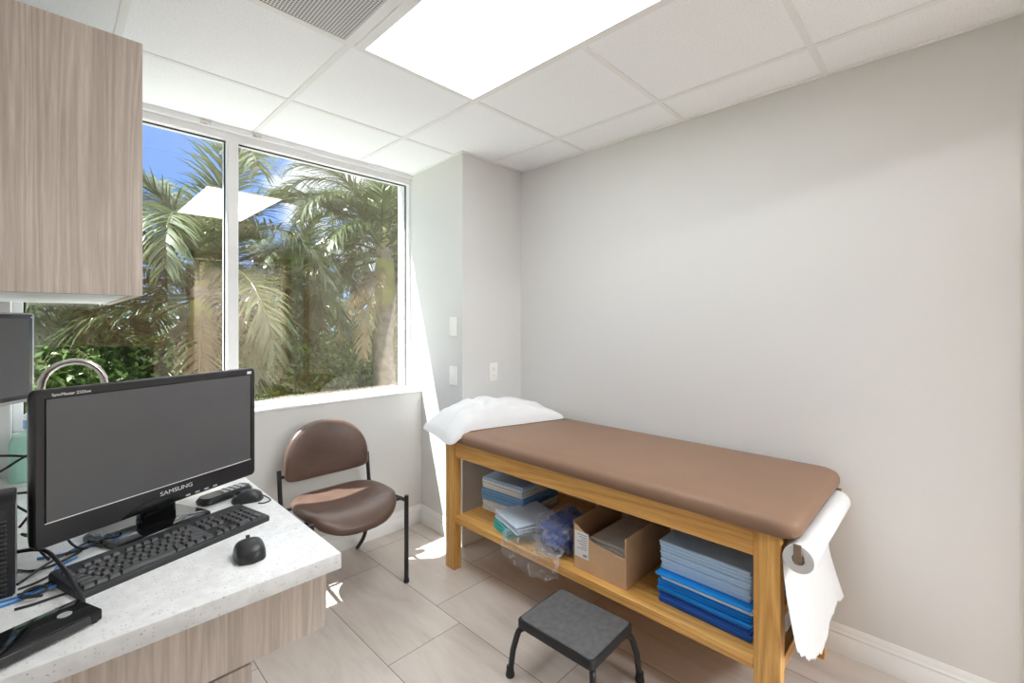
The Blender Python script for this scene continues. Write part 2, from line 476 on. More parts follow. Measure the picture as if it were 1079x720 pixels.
# door opposite the window, seen mirrored in the glass
d = thing('door_1', 'wooden door opposite the window', 'door', (1.61, YB, 0), kind='structure')
bm = boxes((1.06, 1.13, YB - .1, YB + .015, 0, 2.16), (2.09, 2.16, YB - .1, YB + .015, 0, 2.16), (1.06, 2.16, YB - .1, YB + .015, 2.09, 2.16), bev=.004, seg=1)
struct('door_frame', bm, 'casing', '', '', d)
struct('door_leaf', boxes((1.085, 1.128, YB - 1.04, YB - .105, .005, 2.082)), 'door', '', '', d)
bm = bmesh.new(); cyl(bm, (1.128, YB - .97, 1.0), (1.185, YB - .97, 1.0), .011); tube(bm, [(1.18, YB - .975, 1.0), (1.18, YB - .86, 1.0)], .009)
struct('door_handle', bm, 'nickel', '', '', d)
struct('wall_corridor', boxes((-1.2, 4.2, YH - .1, YH, 0, ZC), (-1.3, -1.2, YH - .1, YB, 0, ZC), (4.2, 4.3, YH - .1, YB, 0, ZC), (-1.2, XL - .1, YB - .1, YB, 0, ZC), (XR + .1, 4.2, YB - .1, YB, 0, ZC)), 'taupe_wall', 'taupe wall of the added corridor beyond the open door', 'wall')  # corridor added so fill light can enter through the doorway
for lx, wh in ((.45, 'left of the open door'), (1.75, 'straight beyond the open door'), (3.05, 'right of the open door')):  # unseen glowing panels added to brighten the room from behind the camera
    t = thing('fill_panel', 'unseen fill panel added on the corridor ceiling ' + wh, 'light', (lx, -2.3, ZC - .008), 0, 'added corridor fill panels')
    obj('frame', boxes((lx - .61, lx + .61, -2.62, -2.60, ZC - .0095, ZC - .0005), (lx - .61, lx + .61, -2.00, -1.98, ZC - .0095, ZC - .0005), (lx - .61, lx - .59, -2.60, -2.00, ZC - .0095, ZC - .0005), (lx + .59, lx + .61, -2.60, -2.00, ZC - .0095, ZC - .0005)), 'white', t)
    obj('diffuser', boxes((lx - .59, lx + .59, -2.60, -2.00, ZC - .0085, ZC - .002)), 'fill_glow', t)
# casing of the opening at the near end of the right wall
struct('trim_3', boxes((XR - .018, XR, -.30, -.165, 0, 2.16), bev=.004, seg=1), 'casing', 'edge of a door casing at the near end of the right wall', 'trim')
# wood cupboard front on the back wall, only seen mirrored in the glass
c = thing('wall_cupboard', 'shallow wood cupboard mirrored in the left window pane', 'cabinet', (.51, YB, 1.11))
obj('body', boxes((.15, .875, YB + .001, YB + .12, 1.11, 2.15), bev=.002, seg=1), 'door', c)
for x in (.155, .514):
    obj('door', boxes((x, x + .356, YB + .121, YB + .139, 1.115, 2.145), bev=.002, seg=1), 'door', c)

# ceiling light and vent
t = thing('ceiling_light', 'lit white rectangular light panel set in the ceiling', 'light', (1.093, 1.008, ZC - .008))
x0, x1, y0, y1 = .800, 1.387, .409, 1.607
bm = boxes((x0, x0 + .038, y0, y1, ZC - .0095, ZC - .0045), (x1 - .018, x1, y0, y1, ZC - .0095, ZC - .0045), (x0 + .038, x1 - .018, y0, y0 + .02, ZC - .0095, ZC - .0045), (x0 + .038, x1 - .018, y1 - .012, y1, ZC - .0095, ZC - .0045))
obj('frame', bm, 'white', t)
obj('diffuser', boxes((x0 + .038, x1 - .018, y0 + .02, y1 - .012, ZC - .0085, ZC - .006)), 'lamp', t)
t = thing('ceiling_vent', 'grey perforated return vent in the ceiling beside the light', 'vent', (.481, 1.314, ZC - .008))
x0, x1, y0, y1 = .189, .774, 1.022, 1.607
bm = boxes((x0, x0 + .016, y0, y1, ZC - .010, ZC - .0045), (x1 - .016, x1, y0, y1, ZC - .010, ZC - .0045), (x0 + .016, x1 - .016, y0, y0 + .012, ZC - .010, ZC - .0045), (x0 + .016, x1 - .016, y1 - .012, y1, ZC - .010, ZC - .0045))
obj('frame', bm, 'white', t)
obj('grille', boxes((x0 + .016, x1 - .016, y0 + .012, y1 - .012, ZC - .008, ZC - .005)), 'perforated', t)

# wall plates
def plate_side(z, kind, label, name, cat):
    XP = XS(2.245) - .001
    t = thing(name, label, cat, (XP, 2.245, z))
    y = 2.245
    obj('cover_plate', boxes((XP - .006, XP, y - .036, y + .036, z - .058, z + .058), bev=.002), 'plate', t)
    if kind == 'switch':
        obj('rocker', boxes((XP - .010, XP - .006, y - .017, y + .017, z - .034, z + .034), bev=.002), 'plate', t)
    for dz in (-.047, .047):
        bm = bmesh.new(); cyl(bm, (XP - .0075, y, z + dz), (XP - .005, y, z + dz), .0035, 10)
        obj('screw', bm, 'plate', t)
plate_side(1.185 + .15, 'blank', 'blank white wall plate above the rocker switch', 'wall_plate', 'wall plate')
plate_side(1.028, 'switch', 'white rocker switch on the boxed-out corner by the window', 'light_switch', 'switch')
t = thing('wall_outlet', 'white electrical outlet on the wall above the pillow', 'outlet', (2.02, YC, 1.04))
x, z = 2.02, 1.04
obj('cover_plate', boxes((x - .036, x + .036, YC - .006, YC, z - .058, z + .058), bev=.002), 'plate', t)
for dz in (-.022, .022):
    rc = obj('receptacle', boxes((x - .017, x + .017, YC - .009, YC - .006, z + dz - .015, z + dz + .015), bev=.002), 'plate', t)
    for dx in (-.006, .006):
        obj('slot', boxes((x + dx - .001, x + dx + .001, YC - .0094, YC - .0089, z + dz - .003, z + dz + .006)), 'ink', rc)

# ------------------------------------------------------------------ counter and wall cabinet
DZ = .76
CX1, CY0 = .535, 1.147
t = tag(obj('countertop', boxes((XL + .001, CX1, CY0, YW - .001, DZ - .041, DZ), bev=.003, seg=2), 'quartz'), 'white speckled quartz worktop under the computer', 'countertop')
t = thing('base_cabinet', 'taupe wood base cabinet under the white worktop', 'cabinet', (0, 1.9, 0))
AY = CY0 + .022
obj('side_panel', boxes((XL + .001, .335, AY + .02, AY + .038, .0, DZ - .205)), 'laminate', t)
obj('body', boxes((XL + .002, .317, AY + .039, YW - .016, .08, DZ - .0415)), 'laminate', t)
obj('toe_kick', boxes((XL + .002, .27, AY + .05, YW - .016, 0, .08)), 'black_plastic', t)
for k in range(3):
    y0 = AY + .042 + k * .465
    dd = obj('door', boxes((.317, .335, y0, y0 + .46, .085, DZ - .21), bev=.002, seg=1), 'laminate', t)
    bm = bmesh.new(); tube(bm, [(.335, y0 + .42, .45), (.358, y0 + .42, .45), (.358, y0 + .42, .33), (.335, y0 + .42, .33)], .005)
    obj('handle', bm, 'nickel', dd)
t = tag(obj('apron_panel', boxes((XL + .001, .500, AY, AY + .019, .574, DZ - .0415), (.482, .512, AY + .019, AY + .04, .574, DZ - .0415), (.336, .512, AY + .04, AY + .06, .574, DZ - .0415)), 'laminate'), 'taupe wood apron below the near edge of the worktop', 'panel')

t = thing('wall_cabinet', 'taupe wood wall cabinet hanging left of the window', 'cabinet', (-.05, 2.15, 1.436))
CZ0, CZ1, CAY, CAX = 1.436, 2.158, 1.665, .188
obj('side_panel', boxes((XL + .001, CAX, CAY, CAY + .018, CZ0, CZ1), bev=.001, seg=1), 'laminate', t)
obj('body', boxes((XL + .001, CAX - .022, CAY + .019, YW - .001, CZ0 + .004, CZ1), bev=.001, seg=1), 'white', t)
for k in range(2):
    y0 = CAY + .020 + k * .472
    dd = obj('door', boxes((CAX - .0205, CAX, y0, y0 + .468, CZ0, CZ1), bev=.002, seg=1), 'laminate', t)

# ------------------------------------------------------------------ desktop monitor
A = math.atan2(.237, .525)
mon = thing('computer_monitor', 'black widescreen monitor on the worktop with screen off', 'monitor', (.237, 1.628, DZ), A)
MW, MH, MZ = .576, .368, .075
def mbox(*a, **k): return boxes(*a, **k)
# local: x along the width, -y faces the viewer
bm = bmesh.new()
def mring(inset, y):
    w, z0, z1 = MW / 2 - inset, MZ + inset, MZ + MH - inset
    lst = []
    r = .012
    for cx, cz, a0 in ((w - r, z1 - r, 0), (-w + r, z1 - r, PI / 2), (-w + r, z0 + r, PI), (w - r, z0 + r, 3 * PI / 2)):
        for i in range(5):
            a = a0 + i / 4 * PI / 2
            lst.append(V((cx + r * math.cos(a), y, cz + r * math.sin(a))))
    return lst
rim = mring(.0, 0)
loft(bm, [mring(.012, .052), mring(.004, .030), mring(0, .018), mring(0, -.002), mring(.003, -.006), mring(.006, -.006)])
obj('housing', bm, 'bezel', mon, local=True)
sx0, sx1, sz0, sz1 = -MW / 2 + .020, MW / 2 - .020, MZ + .058, MZ + MH - .022
obj('screen', mbox((sx0, sx1, -.0072, -.0055, sz0, sz1)), 'screen', mon, local=True)
bm = boxes((sx0 - .002, sx1 + .002, -.0078, -.006, sz0 - .0022, sz0))
obj('trim_line', bm, 'lettering', mon, local=True)
bm = boxes((sx0 - .002, sx1 + .002, -.0085, -.006, sz1, sz1 + .002), (sx0 - .002, sx0, -.0085, -.006, sz0, sz1), (sx1, sx1 + .002, -.0085, -.006, sz0, sz1))
obj('inner_bezel', bm, 'gloss_black', mon, local=True)
def lettering(body, size, x, z, y, parent, mat='lettering', cx=False, bold=0):
    bm = text_bm(body, size)
    xs = [v.co.x for v in bm.verts]; mid = (min(xs) + max(xs)) / 2 if cx else 0
    for v in bm.verts:
        v.co = V((x + (v.co.x - mid) * (1 + bold), y - v.co.z, z + v.co.y))
    return obj('lettering', bm, mat, parent, local=True)
lettering('SAMSUNG', .0165, .025, MZ + .032, -.0068, mon, cx=True, bold=.22)
lettering('SyncMaster 2333sw', .0095, -MW / 2 + .030, MZ + MH - .0165, -.0068, mon)
obj('sticker', mbox((MW / 2 - .032, MW / 2 - .016, -.0068, -.006, MZ + MH - .019, MZ + MH - .010)), 'label', mon, local=True)
bm = bmesh.new()
for k in range(6): box(bm, -.005 + k * .028, .009 + k * .028, -.0075, -.004, MZ + .006, MZ + .011, bev=.001, seg=1)
obj('buttons', bm, 'silver', mon, local=True)
# curved glossy chin bump over the stand
bm = bmesh.new()
loft(bm, [[V((-.115 + .17 * (1 - c) / 2 * 1.0, y, MZ + .004 + .026 * math.sin(PI * (1 - c) / 2) ** .8)) if i < 12 else V((-.115 + .17 * (1 - c) / 2, y, MZ + .003)) for i, c in enumerate([math.cos(PI * k / 11) for k in range(12)] + [math.cos(PI * k / 11) for k in reversed(range(12))])] for y in (-.0085, -.004)])
obj('chin', bm, 'gloss_black', mon, local=True)
bm = bmesh.new()
loft(bm, [rrect(-.05, .05, .025, .06, .012, 0.012), rrect(-.042, .042, .025, .055, .012, MZ + .10)])
obj('neck', bm, 'gloss_black', mon, local=True)
bm = bmesh.new()
loft(bm, [rrect(-.125, .125, -.03, .165, .03, 0.0005), rrect(-.125, .125, -.03, .165, .03, .010), rrect(-.118, .118, -.024, .158, .028, .016)])
obj('base', bm, 'gloss_black', mon, local=True)

# second monitor on a wall arm, at the left edge
dir2 = V((.61, .79, 0)).normalized()
A2 = math.atan2(dir2.y, dir2.x)
mon2 = thing('wall_monitor', 'smaller silver-rimmed monitor on a wall arm below the wood cabinet', 'monitor', (-.027 - .16 * dir2.x, 1.884 - .16 * dir2.y, 1.137), A2)
obj('housing', boxes((-.16, .16, 0, .035, 0, .25), bev=.006), 'silver', mon2, local=True)
obj('bezel', boxes((-.156, .147, -.004, .001, .010, .246), bev=.002), 'bezel', mon2, local=True)
obj('screen', boxes((-.142, .134, -.0055, -.003, .022, .234)), 'screen', mon2, local=True)
bm = boxes((.141, .144, -.0052, -.0035, .236, .239))
obj('indicator', bm, 'lettering', mon2, local=True)
bm = bmesh.new(); tube(bm, [(-.02, .035, .125), (-.02, .055, .125)], .02)
inv = mat_of(mon2).inverted()
tube(bm, [V((-.02, .05, .125)), inv @ V((-.262, 1.90, 1.262))], .014)
bm2 = bm
obj('arm', bm, 'black_plastic', mon2, local=True)
obj('wall_mount', boxes((XL, XL + .02, 1.85, 1.95, 1.20, 1.32), bev=.003), 'black_plastic', mon2)

# ------------------------------------------------------------------ keyboard
kb = thing('keyboard', 'full-size black keyboard lying in front of the monitor', 'keyboard', (.046, 1.350, DZ), math.radians(18.2))
KW, KD = .448, .155
bm = bmesh.new()
loft(bm, [rrect(0, KW, 0, KD, .007, 0), rrect(0, KW, 0, KD, .007, .010), rrect(.002, KW - .002, .002, KD - .002, .006, .014)])
for v in bm.verts:
    if v.co.z > .005: v.co.z += v.co.y / KD * .010
obj('case', bm, 'kbase', kb, local=True)
bm = bmesh.new()
U = .0186
def key(x, row_y, w=1, h=1):
    x0, x1 = x + .0014, x + w * U - .0014
    y0, y1 = row_y + .0014, row_y + h * U - .0014
    zb = .0135 + row_y / KD * .010
    i = .0024
    loft(bm, [[V((x0, y0, zb)), V((x1, y0, zb)), V((x1, y1, zb)), V((x0, y1, zb))],
              [V((x0 + i, y0 + i, zb + .0075)), V((x1 - i, y0 + i, zb + .0075)), V((x1 - i, y1 - i * .6, zb + .0085)), V((x0 + i, y1 - i * .6, zb + .0085))]])
OX = .010
rows = [([1.25, 1.25, 1.25, 6.25, 1.25, 1.25, 1.25, 1.25], 0), ([2.25] + [1] * 10 + [2.75], 1), ([1.75] + [1] * 11 + [2.25], 2), ([1.5] + [1] * 12 + [1.5], 3), ([1] * 13 + [2], 4)]
for ws, r in rows:
    x = OX
    for w in ws:
        key(x, .009 + r * U, w); x += w * U
fy = .009 + 5.35 * U
for g0, n in ((0, 1), (2, 4), (6.5, 4), (11, 4)):
    for k in range(n): key(OX + (g0 + k) * U, fy, 1, .8)
nx = OX + 15.35 * U
for k in range(3):
    key(nx + k * U, .009, 1); key(nx + k * U, fy, 1, .8)
    key(nx + k * U, .009 + 3 * U); key(nx + k * U, .009 + 4 * U)
key(nx + U, .009 + U)
px = OX + 18.7 * U
for r in range(5):
    for k in range(4):
        if r == 0 and k == 1: continue
        if k == 3 and r in (1, 3): continue
        if k == 3: key(px + k * U, .009 + r * U, 1, 2 if r in (0, 2) else 1)
        elif r == 0 and k == 0: key(px, .009, 2)
        else: key(px + k * U, .009 + r * U)
obj('keys', bm, 'key', kb, local=True)
bm = bmesh.new()
for k in range(3): cyl(bm, (px + .012 + k * .02, fy + .008, .023), (px + .012 + k * .02, fy + .008, .0245), .0015, 8)
obj('indicator', bm, 'silver', kb, local=True)

# ------------------------------------------------------------------ mice, remote
def make_mouse(name, label, loc, rot, s=1, cord=None):
    m = thing(name, label, 'mouse', loc, rot)
    L, W, H = .106 * s, .072 * s, .040 * s
    bm = bmesh.new(); rings = []
    for i in range(15):
        u = i / 14; y = -L / 2 + L * u
        w = W / 2 * (1 - abs(2 * u - 1) ** 3.2) ** .5 * (1 - .10 * math.sin(PI * u)) + .0008
        hh = H * (math.sin(PI * min(1, (u * .85 + .08))) ** .55) * (1.0 if u < .5 else 1 - .25 * (u - .5))
        if i in (0, 14): hh *= .45
        ring = []
        for k in range(13):
            a = PI * k / 12
            ring.append(V((w * math.copysign(abs(math.cos(a)) ** .65, math.cos(a)), y, .0015 + hh * max(0, math.sin(a)) ** .7)))
        rings.append(ring)
    loft(bm, rings)
    obj('shell', bm, 'black_plastic', m, local=True)
    bm = bmesh.new(); cyl(bm, (-.004, L * .27, H * .80), (.004, L * .27, H * .80), .0085, 14)
    obj('scroll_wheel', bm, 'rubber', m, local=True)
    if cord:
        inv = mat_of(m).inverted()
        bm = bmesh.new(); tube(bm, [inv @ V(p) for p in cord], .0021, 8, 6)
        obj('cord', bm, 'black_plastic', m, local=True)
    return m
make_mouse('computer_mouse', 'black wireless mouse alone on the white worktop near its front edge', (.362, 1.302, DZ), math.radians(-8), 1.04)
make_mouse('computer_mouse', 'dark wired mouse with looped cord at the far corner of the worktop', (.468, 1.705, DZ), math.radians(70), .9,
           cord=[(.43, 1.722, DZ + .012), (.408, 1.738, DZ + .003), (.425, 1.775, DZ + .003), (.475, 1.79, DZ + .003), (.515, 1.765, DZ + .003), (.525, 1.715, DZ + .003), (.515, 1.66, DZ + .003), (.487, 1.645, DZ + .003)][:0] or
           [(.511, 1.689, DZ + .012), (.523, 1.675, DZ + .004), (.522, 1.650, DZ + .0025), (.500, 1.640, DZ + .0025), (.485, 1.652, DZ + .0025)])
t = thing('telephone_handset', 'flat dark handset with number buttons lying behind the keyboard', 'phone', (.425, 1.800, DZ), math.radians(20))
bm = bmesh.new()
loft(bm, [rrect(-.085, .085, -.03, .03, .02, 0), rrect(-.088, .088, -.032, .032, .022, .010), rrect(-.08, .08, -.026, .026, .02, .022)])
obj('body', bm, 'black_plastic', t, local=True)
bm = bmesh.new()
for i in range(4):
    for j in range(3): box(bm, -.015 + i * .02, -.002 + i * .02, -.022 + j * .016, -.011 + j * .016, .0215, .0255, bev=.001, seg=1)
obj('buttons', bm, 'silver', t, local=True)

# ------------------------------------------------------------------ little computer box, slim box, cables
t = thing('mini_computer', 'small black ribbed computer box at the left edge of the worktop', 'computer', (-.16, 1.53, DZ))
prof = [(1.478, DZ), (1.478, DZ + .175), (1.495, DZ + .198), (1.565, DZ + .218), (1.585, DZ + .21), (1.585, DZ)]
bm = bmesh.new(); prism(bm, prof, 'x', -.262, -.052)
bmesh.ops.bevel(bm, geom=bm.edges[:], offset=.003, segments=2, affect='EDGES')
obj('case', bm, 'bezel', t)
bm = bmesh.new()
for k in range(17): box(bm, -.255, -.064, 1.472, 1.4785, DZ + .008 + k * .0098, DZ + .013 + k * .0098, bev=.001, seg=1)
for k in range(9): box(bm, -.250 + k * .0225, -.246 + k * .0225, 1.4735, 1.4785, DZ + .006, DZ + .170)
obj('grille', bm, 'black_plastic', t)

t = thing('disc_drive', 'slim glossy black box at the near left edge of the worktop', 'drive', (-.08, 1.215, DZ), math.radians(22))
obj('case', boxes((-.20, .150, -.045, .045, 0.003, .024), bev=.003), 'gloss_black', t, local=True)
obj('front_panel', boxes((-.18, .13, -.0475, -.044, .006, .021), bev=.001, seg=1), 'bezel', t, local=True)
bm = bmesh.new()
lathe(bm, [(.001, .0235), (.011, .0235), (.011, .0245), (.001, .0245)], (.11, .0, 0), 20)
obj('emblem', bm, 'silver', t, local=True)
for x in (-.19, .14):
    for y in (-.035, .035):
        bm = bmesh.new(); cyl(bm, (x, y, 0), (x, y, .0035), .006, 10)
        obj('foot', bm, 'rubber', t, local=True)

def cable(label, pts, r, mat, sm=8, group=None):
    bm = bmesh.new(); tube(bm, pts, r, 8, sm)
    return tag(obj('cable', bm, mat), label, 'cable', group)
Z = DZ + .003
cable('thick black cord arching over the left end of the keyboard', [(-.20, 1.56, Z + .055), (-.10, 1.580, Z + .057), (-.015, 1.555, Z + .058), (.022, 1.46, Z + .038), (.040, 1.35, Z + .030), (.0495, 1.318, Z + .016), (.047, 1.306, Z + .004), (.03, 1.315, Z + .002), (.01, 1.335, Z + .001)], .0045, 'black_plastic')
cable('upper blue network cable running behind the left end of the keyboard', [(-.24, 1.42, Z), (-.10, 1.455, Z), (-.03, 1.462, Z), (.015, 1.492, Z), (.012, 1.56, Z), (.05, 1.60, Z)], .003, 'blue_cable')
cable('lower blue network cable beside the slim glossy box', [(-.24, 1.40, Z), (-.09, 1.430, Z), (-.03, 1.444, Z), (.012, 1.452, Z + .004)], .003, 'blue_cable')
cable('short pale blue cable end under the lower left of the monitor', [(-.02, 1.66, Z), (.02, 1.645, Z), (.06, 1.65, Z + .002), (.085, 1.67, Z)], .0035, 'blue_cable')
rnd = random.Random(3)
blk = [
    ('black cable looping right from the ribbed box along the worktop', [(-.055, 1.62, Z), (-.03, 1.59, Z), (.0, 1.585, Z), (.03, 1.605, Z), (.06, 1.635, Z)]),
    ('black cable bowed in front of the ribbed box', [(-.048, 1.50, Z), (-.02, 1.51, Z), (.008, 1.535, Z), (.012, 1.55, Z)]),
    ('black cable tucked along the left end of the keyboard', [(-.048, 1.47, Z), (-.02, 1.462, Z + .006), (.004, 1.478, Z + .006), (.018, 1.50, Z + .003)]),
    ('black cable nearest the slim glossy box', [(-.05, 1.40, Z), (-.02, 1.398, Z), (.008, 1.402, Z), (.028, 1.405, Z - .001)]),
    ('black cable coiled under the left part of the monitor', [(.08, 1.66, Z), (.11, 1.64, Z + .006), (.125, 1.665, Z + .012), (.10, 1.69, Z + .008), (.115, 1.70, Z)]),
    ('black cable curling beside the monitor foot', [(.03, 1.63, Z + .003), (.07, 1.625, Z + .008), (.10, 1.645, Z + .014), (.135, 1.655, Z + .02), (.14, 1.68, Z)]),
    ('black cable hanging from the ribbed box top to the monitor back', [(-.05, 1.57, DZ + .20), (-.02, 1.60, DZ + .19), (.02, 1.66, DZ + .18), (.05, 1.70, DZ + .17)]),
    ('black cable sagging behind the ribbed box', [(-.06, 1.60, DZ + .17), (-.03, 1.63, DZ + .13), (.0, 1.66, DZ + .12), (.04, 1.70, DZ + .15)]),
    ('black cable dropping straight down behind the monitor edge', [(-.01, 1.64, DZ + .17), (-.025, 1.63, DZ + .11), (-.02, 1.62, DZ + .05), (.0, 1.63, Z)]),
    ('knotted black cable between the ribbed box and the monitor', [(-.05, 1.60, DZ + .11), (-.025, 1.62, DZ + .135), (-.005, 1.64, DZ + .10), (-.03, 1.63, DZ + .075), (-.045, 1.61, DZ + .09), (-.01, 1.64, DZ + .06), (.02, 1.66, DZ + .05)]),
    ('thin black cable crossing straight under the left end of the monitor', [(-.05, 1.53, Z), (.0, 1.60, Z + .004), (.06, 1.67, Z + .002), (.10, 1.73, Z)]),
    ('thin black cable wound in a small loop left of the keyboard', [(-.045, 1.44, Z + .007), (-.02, 1.425, Z + .008), (-.002, 1.437, Z + .009), (-.015, 1.455, Z + .012), (-.035, 1.45, Z + .012), (-.04, 1.43, Z + .008), (-.01, 1.415, Z + .006)]),
    ('thin black cable drooping from the left bottom corner of the monitor', [(.04, 1.66, DZ + .12), (.03, 1.64, DZ + .06), (.05, 1.625, DZ + .02), (.085, 1.63, Z + .006), (.10, 1.62, Z + .001)]),
    ('black cable strung across in front of the green soap jug', [(-.268, 1.55, 1.075), (-.18, 1.56, 1.065), (-.10, 1.58, 1.055), (-.04, 1.61, 1.036), (.01, 1.66, 1.0)]),
    ('black cable with a plug rising below the green soap jug', [(-.268, 1.53, .985), (-.16, 1.55, .998), (-.09, 1.58, 1.01), (-.045, 1.60, 1.035), (.0, 1.65, 1.05)]),
]
for lb, p in blk: cable(lb, p, .0028, 'black_plastic')

# ------------------------------------------------------------------ sink area items
t = thing('faucet', 'tall gooseneck faucet arching in front of the window', 'faucet', (-.02, 2.36, DZ))
bm = bmesh.new()
lathe(bm, [(.026, 0), (.026, .008), (.019, .014), (.017, .05), (.0, .052)], (-.02, 2.36, DZ), 24)
obj('base', bm, 'nickel', t)
pts = [(-.02, 2.36, DZ + .03), (-.02, 2.36, DZ + .20), (-.02, 2.36, DZ + .36)]
for k in range(1, 13):
    a = PI - PI * k / 12
    pts.append((.066 + .086 * math.cos(a), 2.36, DZ + .365 + .09 * math.sin(a)))
pts.append((.152, 2.36, DZ + .30))
bm = bmesh.new(); tube(bm, pts, .0115, 14)
obj('spout', bm, 'nickel', t)
bm = bmesh.new(); tube(bm, [(-.02, 2.36, DZ + .045), (-.02, 2.31, DZ + .06), (-.02, 2.27, DZ + .075)], .006, 10)
obj('handle', bm, 'nickel', t)

t = thing('soap_jug', 'pale green soap jug with a dark pump cap behind the monitor', 'bottle', (-.040, 2.545, DZ))
bm = bmesh.new()
cx, cy = -.040, 2.545
def rr(w, d, z, r): return [V((p.x, p.y, p.z)) for p in rrect(cx - w, cx + w, cy - d, cy + d, r, z)]
loft(bm, [rr(.060, .045, DZ, .02), rr(.066, .05, DZ + .008, .025), rr(.066, .05, DZ + .145, .03), rr(.055, .042, DZ + .172, .03), rr(.018, .018, DZ + .188, .017), rr(.016, .016, DZ + .20, .015)])
obj('body', bm, 'jug', t)
bm = bmesh.new(); lathe(bm, [(.018, .198), (.018, .222), (.012, .226), (.006, .240), (.014, .243), (.014, .252), (0.001, .254)], (cx, cy, DZ), 20)
obj('pump_cap', bm, 'black_plastic', t)
obj('label_sticker', boxes((cx - .045, cx + .045, cy - .0515, cy - .0495, DZ + .04, DZ + .13)), 'jug', t)
t = thing('spray_bottle', 'white bottle with blue print on the sill behind the soap jug', 'bottle', (-.045, 2.70, .900))
bm = bmesh.new(); lathe(bm, [(.026, 0), (.028, .006), (.028, .085), (.012, .10), (.012, .108)], (-.045, 2.70, .900), 20)
obj('body', bm, 'bottle', t)
bm = bmesh.new(); lathe(bm, [(.014, .106), (.014, .122), (.0, .123)], (-.045, 2.70, .900), 16)
obj('cap', bm, 'bottle', t)
bm = bmesh.new(); lathe(bm, [(.0285, .03), (.0287, .031), (.0287, .065), (.0285, .066)], (-.045, 2.70, .900), 20)
obj('label_band', bm, 'blue_print', t)

# ------------------------------------------------------------------ exam table
TX0, TX1, TY0, TY1, TZ = 1.555, 2.235, .385, 2.046, .705
tb = thing('exam_table', 'oak treatment table with a brown vinyl top along the right wall', 'exam table', (1.9, 1.215, 0))
LW, LD = .050, .076
def leg(x0, y0):
    obj('leg', boxes((x0, x0 + LW, y0, y0 + LD, 0, TZ), bev=.003, seg=2), 'oak_z', tb)
for x in (TX0, TX1 - LW):
    for y in (TY0, TY1 - LD): leg(x, y)
for x in (TX0 + .006, TX1 - .031):
    obj('long_rail', boxes((x, x + .025, TY0 + LD + .0005, TY1 - LD - .0005, TZ - .083, TZ - .001), bev=.002, seg=1), 'oak_y', tb)
for y in (TY0 + .02, TY1 - .045):
    obj('end_rail', boxes((TX0 + LW + .0005, TX1 - LW - .0005, y, y + .025, TZ - .083, TZ - .001), bev=.002, seg=1), 'oak_x', tb)
for y in (TY0 + .022, TY1 - .05):
    obj('shelf_rail', boxes((TX0 + LW + .0005, TX1 - LW - .0005, y, y + .028, .215, .262), bev=.002, seg=1), 'oak_x', tb)
SH = .300
obj('shelf', boxes((TX0 + .004, TX1 - .004, TY0 + LD + .001, TY1 - LD - .001, SH - .038, SH), bev=.003, seg=1), 'oak_y', tb)
# padded top with soft rolled edges
bm = bmesh.new(); rings = []
px0, px1, py0, py1 = 1.540, 2.262, .335, 2.125
for ins, z, r in ((.014, TZ, .05), (.004, TZ + .006, .055), (0, TZ + .020, .06), (.001, TZ + .036, .06), (.007, TZ + .050, .06), (.020, TZ + .060, .055), (.042, TZ + .0655, .05), (.09, TZ + .067, .04), (.20, TZ + .068, .03)):
    rings.append(rrect(px0 + ins, px1 - ins, py0 + ins, py1 - ins, r, z, 8))
for ring in rings[1:]:
    for p in ring:
        p.z += .004 * math.sin(p.y * 7.5) * (1 if p.z < TZ + .055 else .3) * (1 if p.x < 1.7 else .3)
loft(bm, rings)
pad = obj('vinyl_top', bm, 'vinyl', tb, angle=70)
pad['label'] = 'brown vinyl padded top'

# paper roll under the near end
t = thing('paper_roll', 'white exam paper roll hanging under the near end of the table', 'paper roll', (1.87, .335, .655))
rx0, rx1, ry, rz, rr_ = 1.545, 2.165, .336, .662, .0405
bm = bmesh.new()
prof = []
n = 28
def circ(x, r): return [V((x, ry + r * math.cos(2 * PI * k / n), rz + r * math.sin(2 * PI * k / n))) for k in range(n)]
R = loft(bm, [circ(rx0 + .02, .017), circ(rx0, .017), circ(rx0, rr_), circ(rx1, rr_), circ(rx1, .017), circ(rx1 - .02, .017)], cap=True)
obj('roll', bm, 'paper', t)
bm = bmesh.new()
cyl(bm, (rx0 - .004, ry, rz), (rx1 + .004, ry, rz), .0075, 12)
obj('rod', bm, 'bracket', t)
for x in (rx0 - .012, rx1 + .007):
    bm = bmesh.new()
    prism(bm, [(ry - .010, rz), (ry - .007, rz - .011), (ry + .007, rz - .011), (ry + .010, rz), (ry + .010, TZ + .004), (ry - .010, TZ + .004)], 'x', x, x + .005)
    cyl(bm, (x - .003, ry, rz), (x + .008, ry, rz), .006, 10)
    obj('bracket', bm, 'bracket', t)
# hanging torn sheet
bm = bmesh.new(); nu, nv = 40, 40
def lerp_tab(tab, u):
    for (a, x), (b, y) in zip(tab, tab[1:]):
        if u <= b:
            f = (u - a) / (b - a); return x + (y - x) * f
    return tab[-1][1]
def bottom(u):
    # torn edge with a pulled-out tail at the wall side
    b = lerp_tab([(0, .385), (.12, .335), (.3, .262), (.5, .228), (.62, .236), (.74, .285), (.86, .30), (1, .262)], u)
    return b + .005 * math.sin(u * 47) + .004 * math.sin(u * 111 + 1)
grid = []
for j in range(nv + 1):
    row = []
    for i in range(nu + 1):
        u = i / nu; s = j / nv
        top = rz + .004
        z = top + (bottom(u) - top) * s
        x = rx0 + .002 + u * (rx1 - rx0 - .004)
        flare = max(0, u - .70) / .30 * max(0, s - .5) / .5
        x += .06 * flare ** 1.4
        y = ry + rr_ + .0014 - .046 * s ** 1.6 * (1 - .25 * u) + .008 * math.sin(u * 5 + 1.2 * s) * s * (1 if s > .15 else 0) - .02 * flare
        row.append(bm.verts.new((x, y, z)))
    grid.append(row)
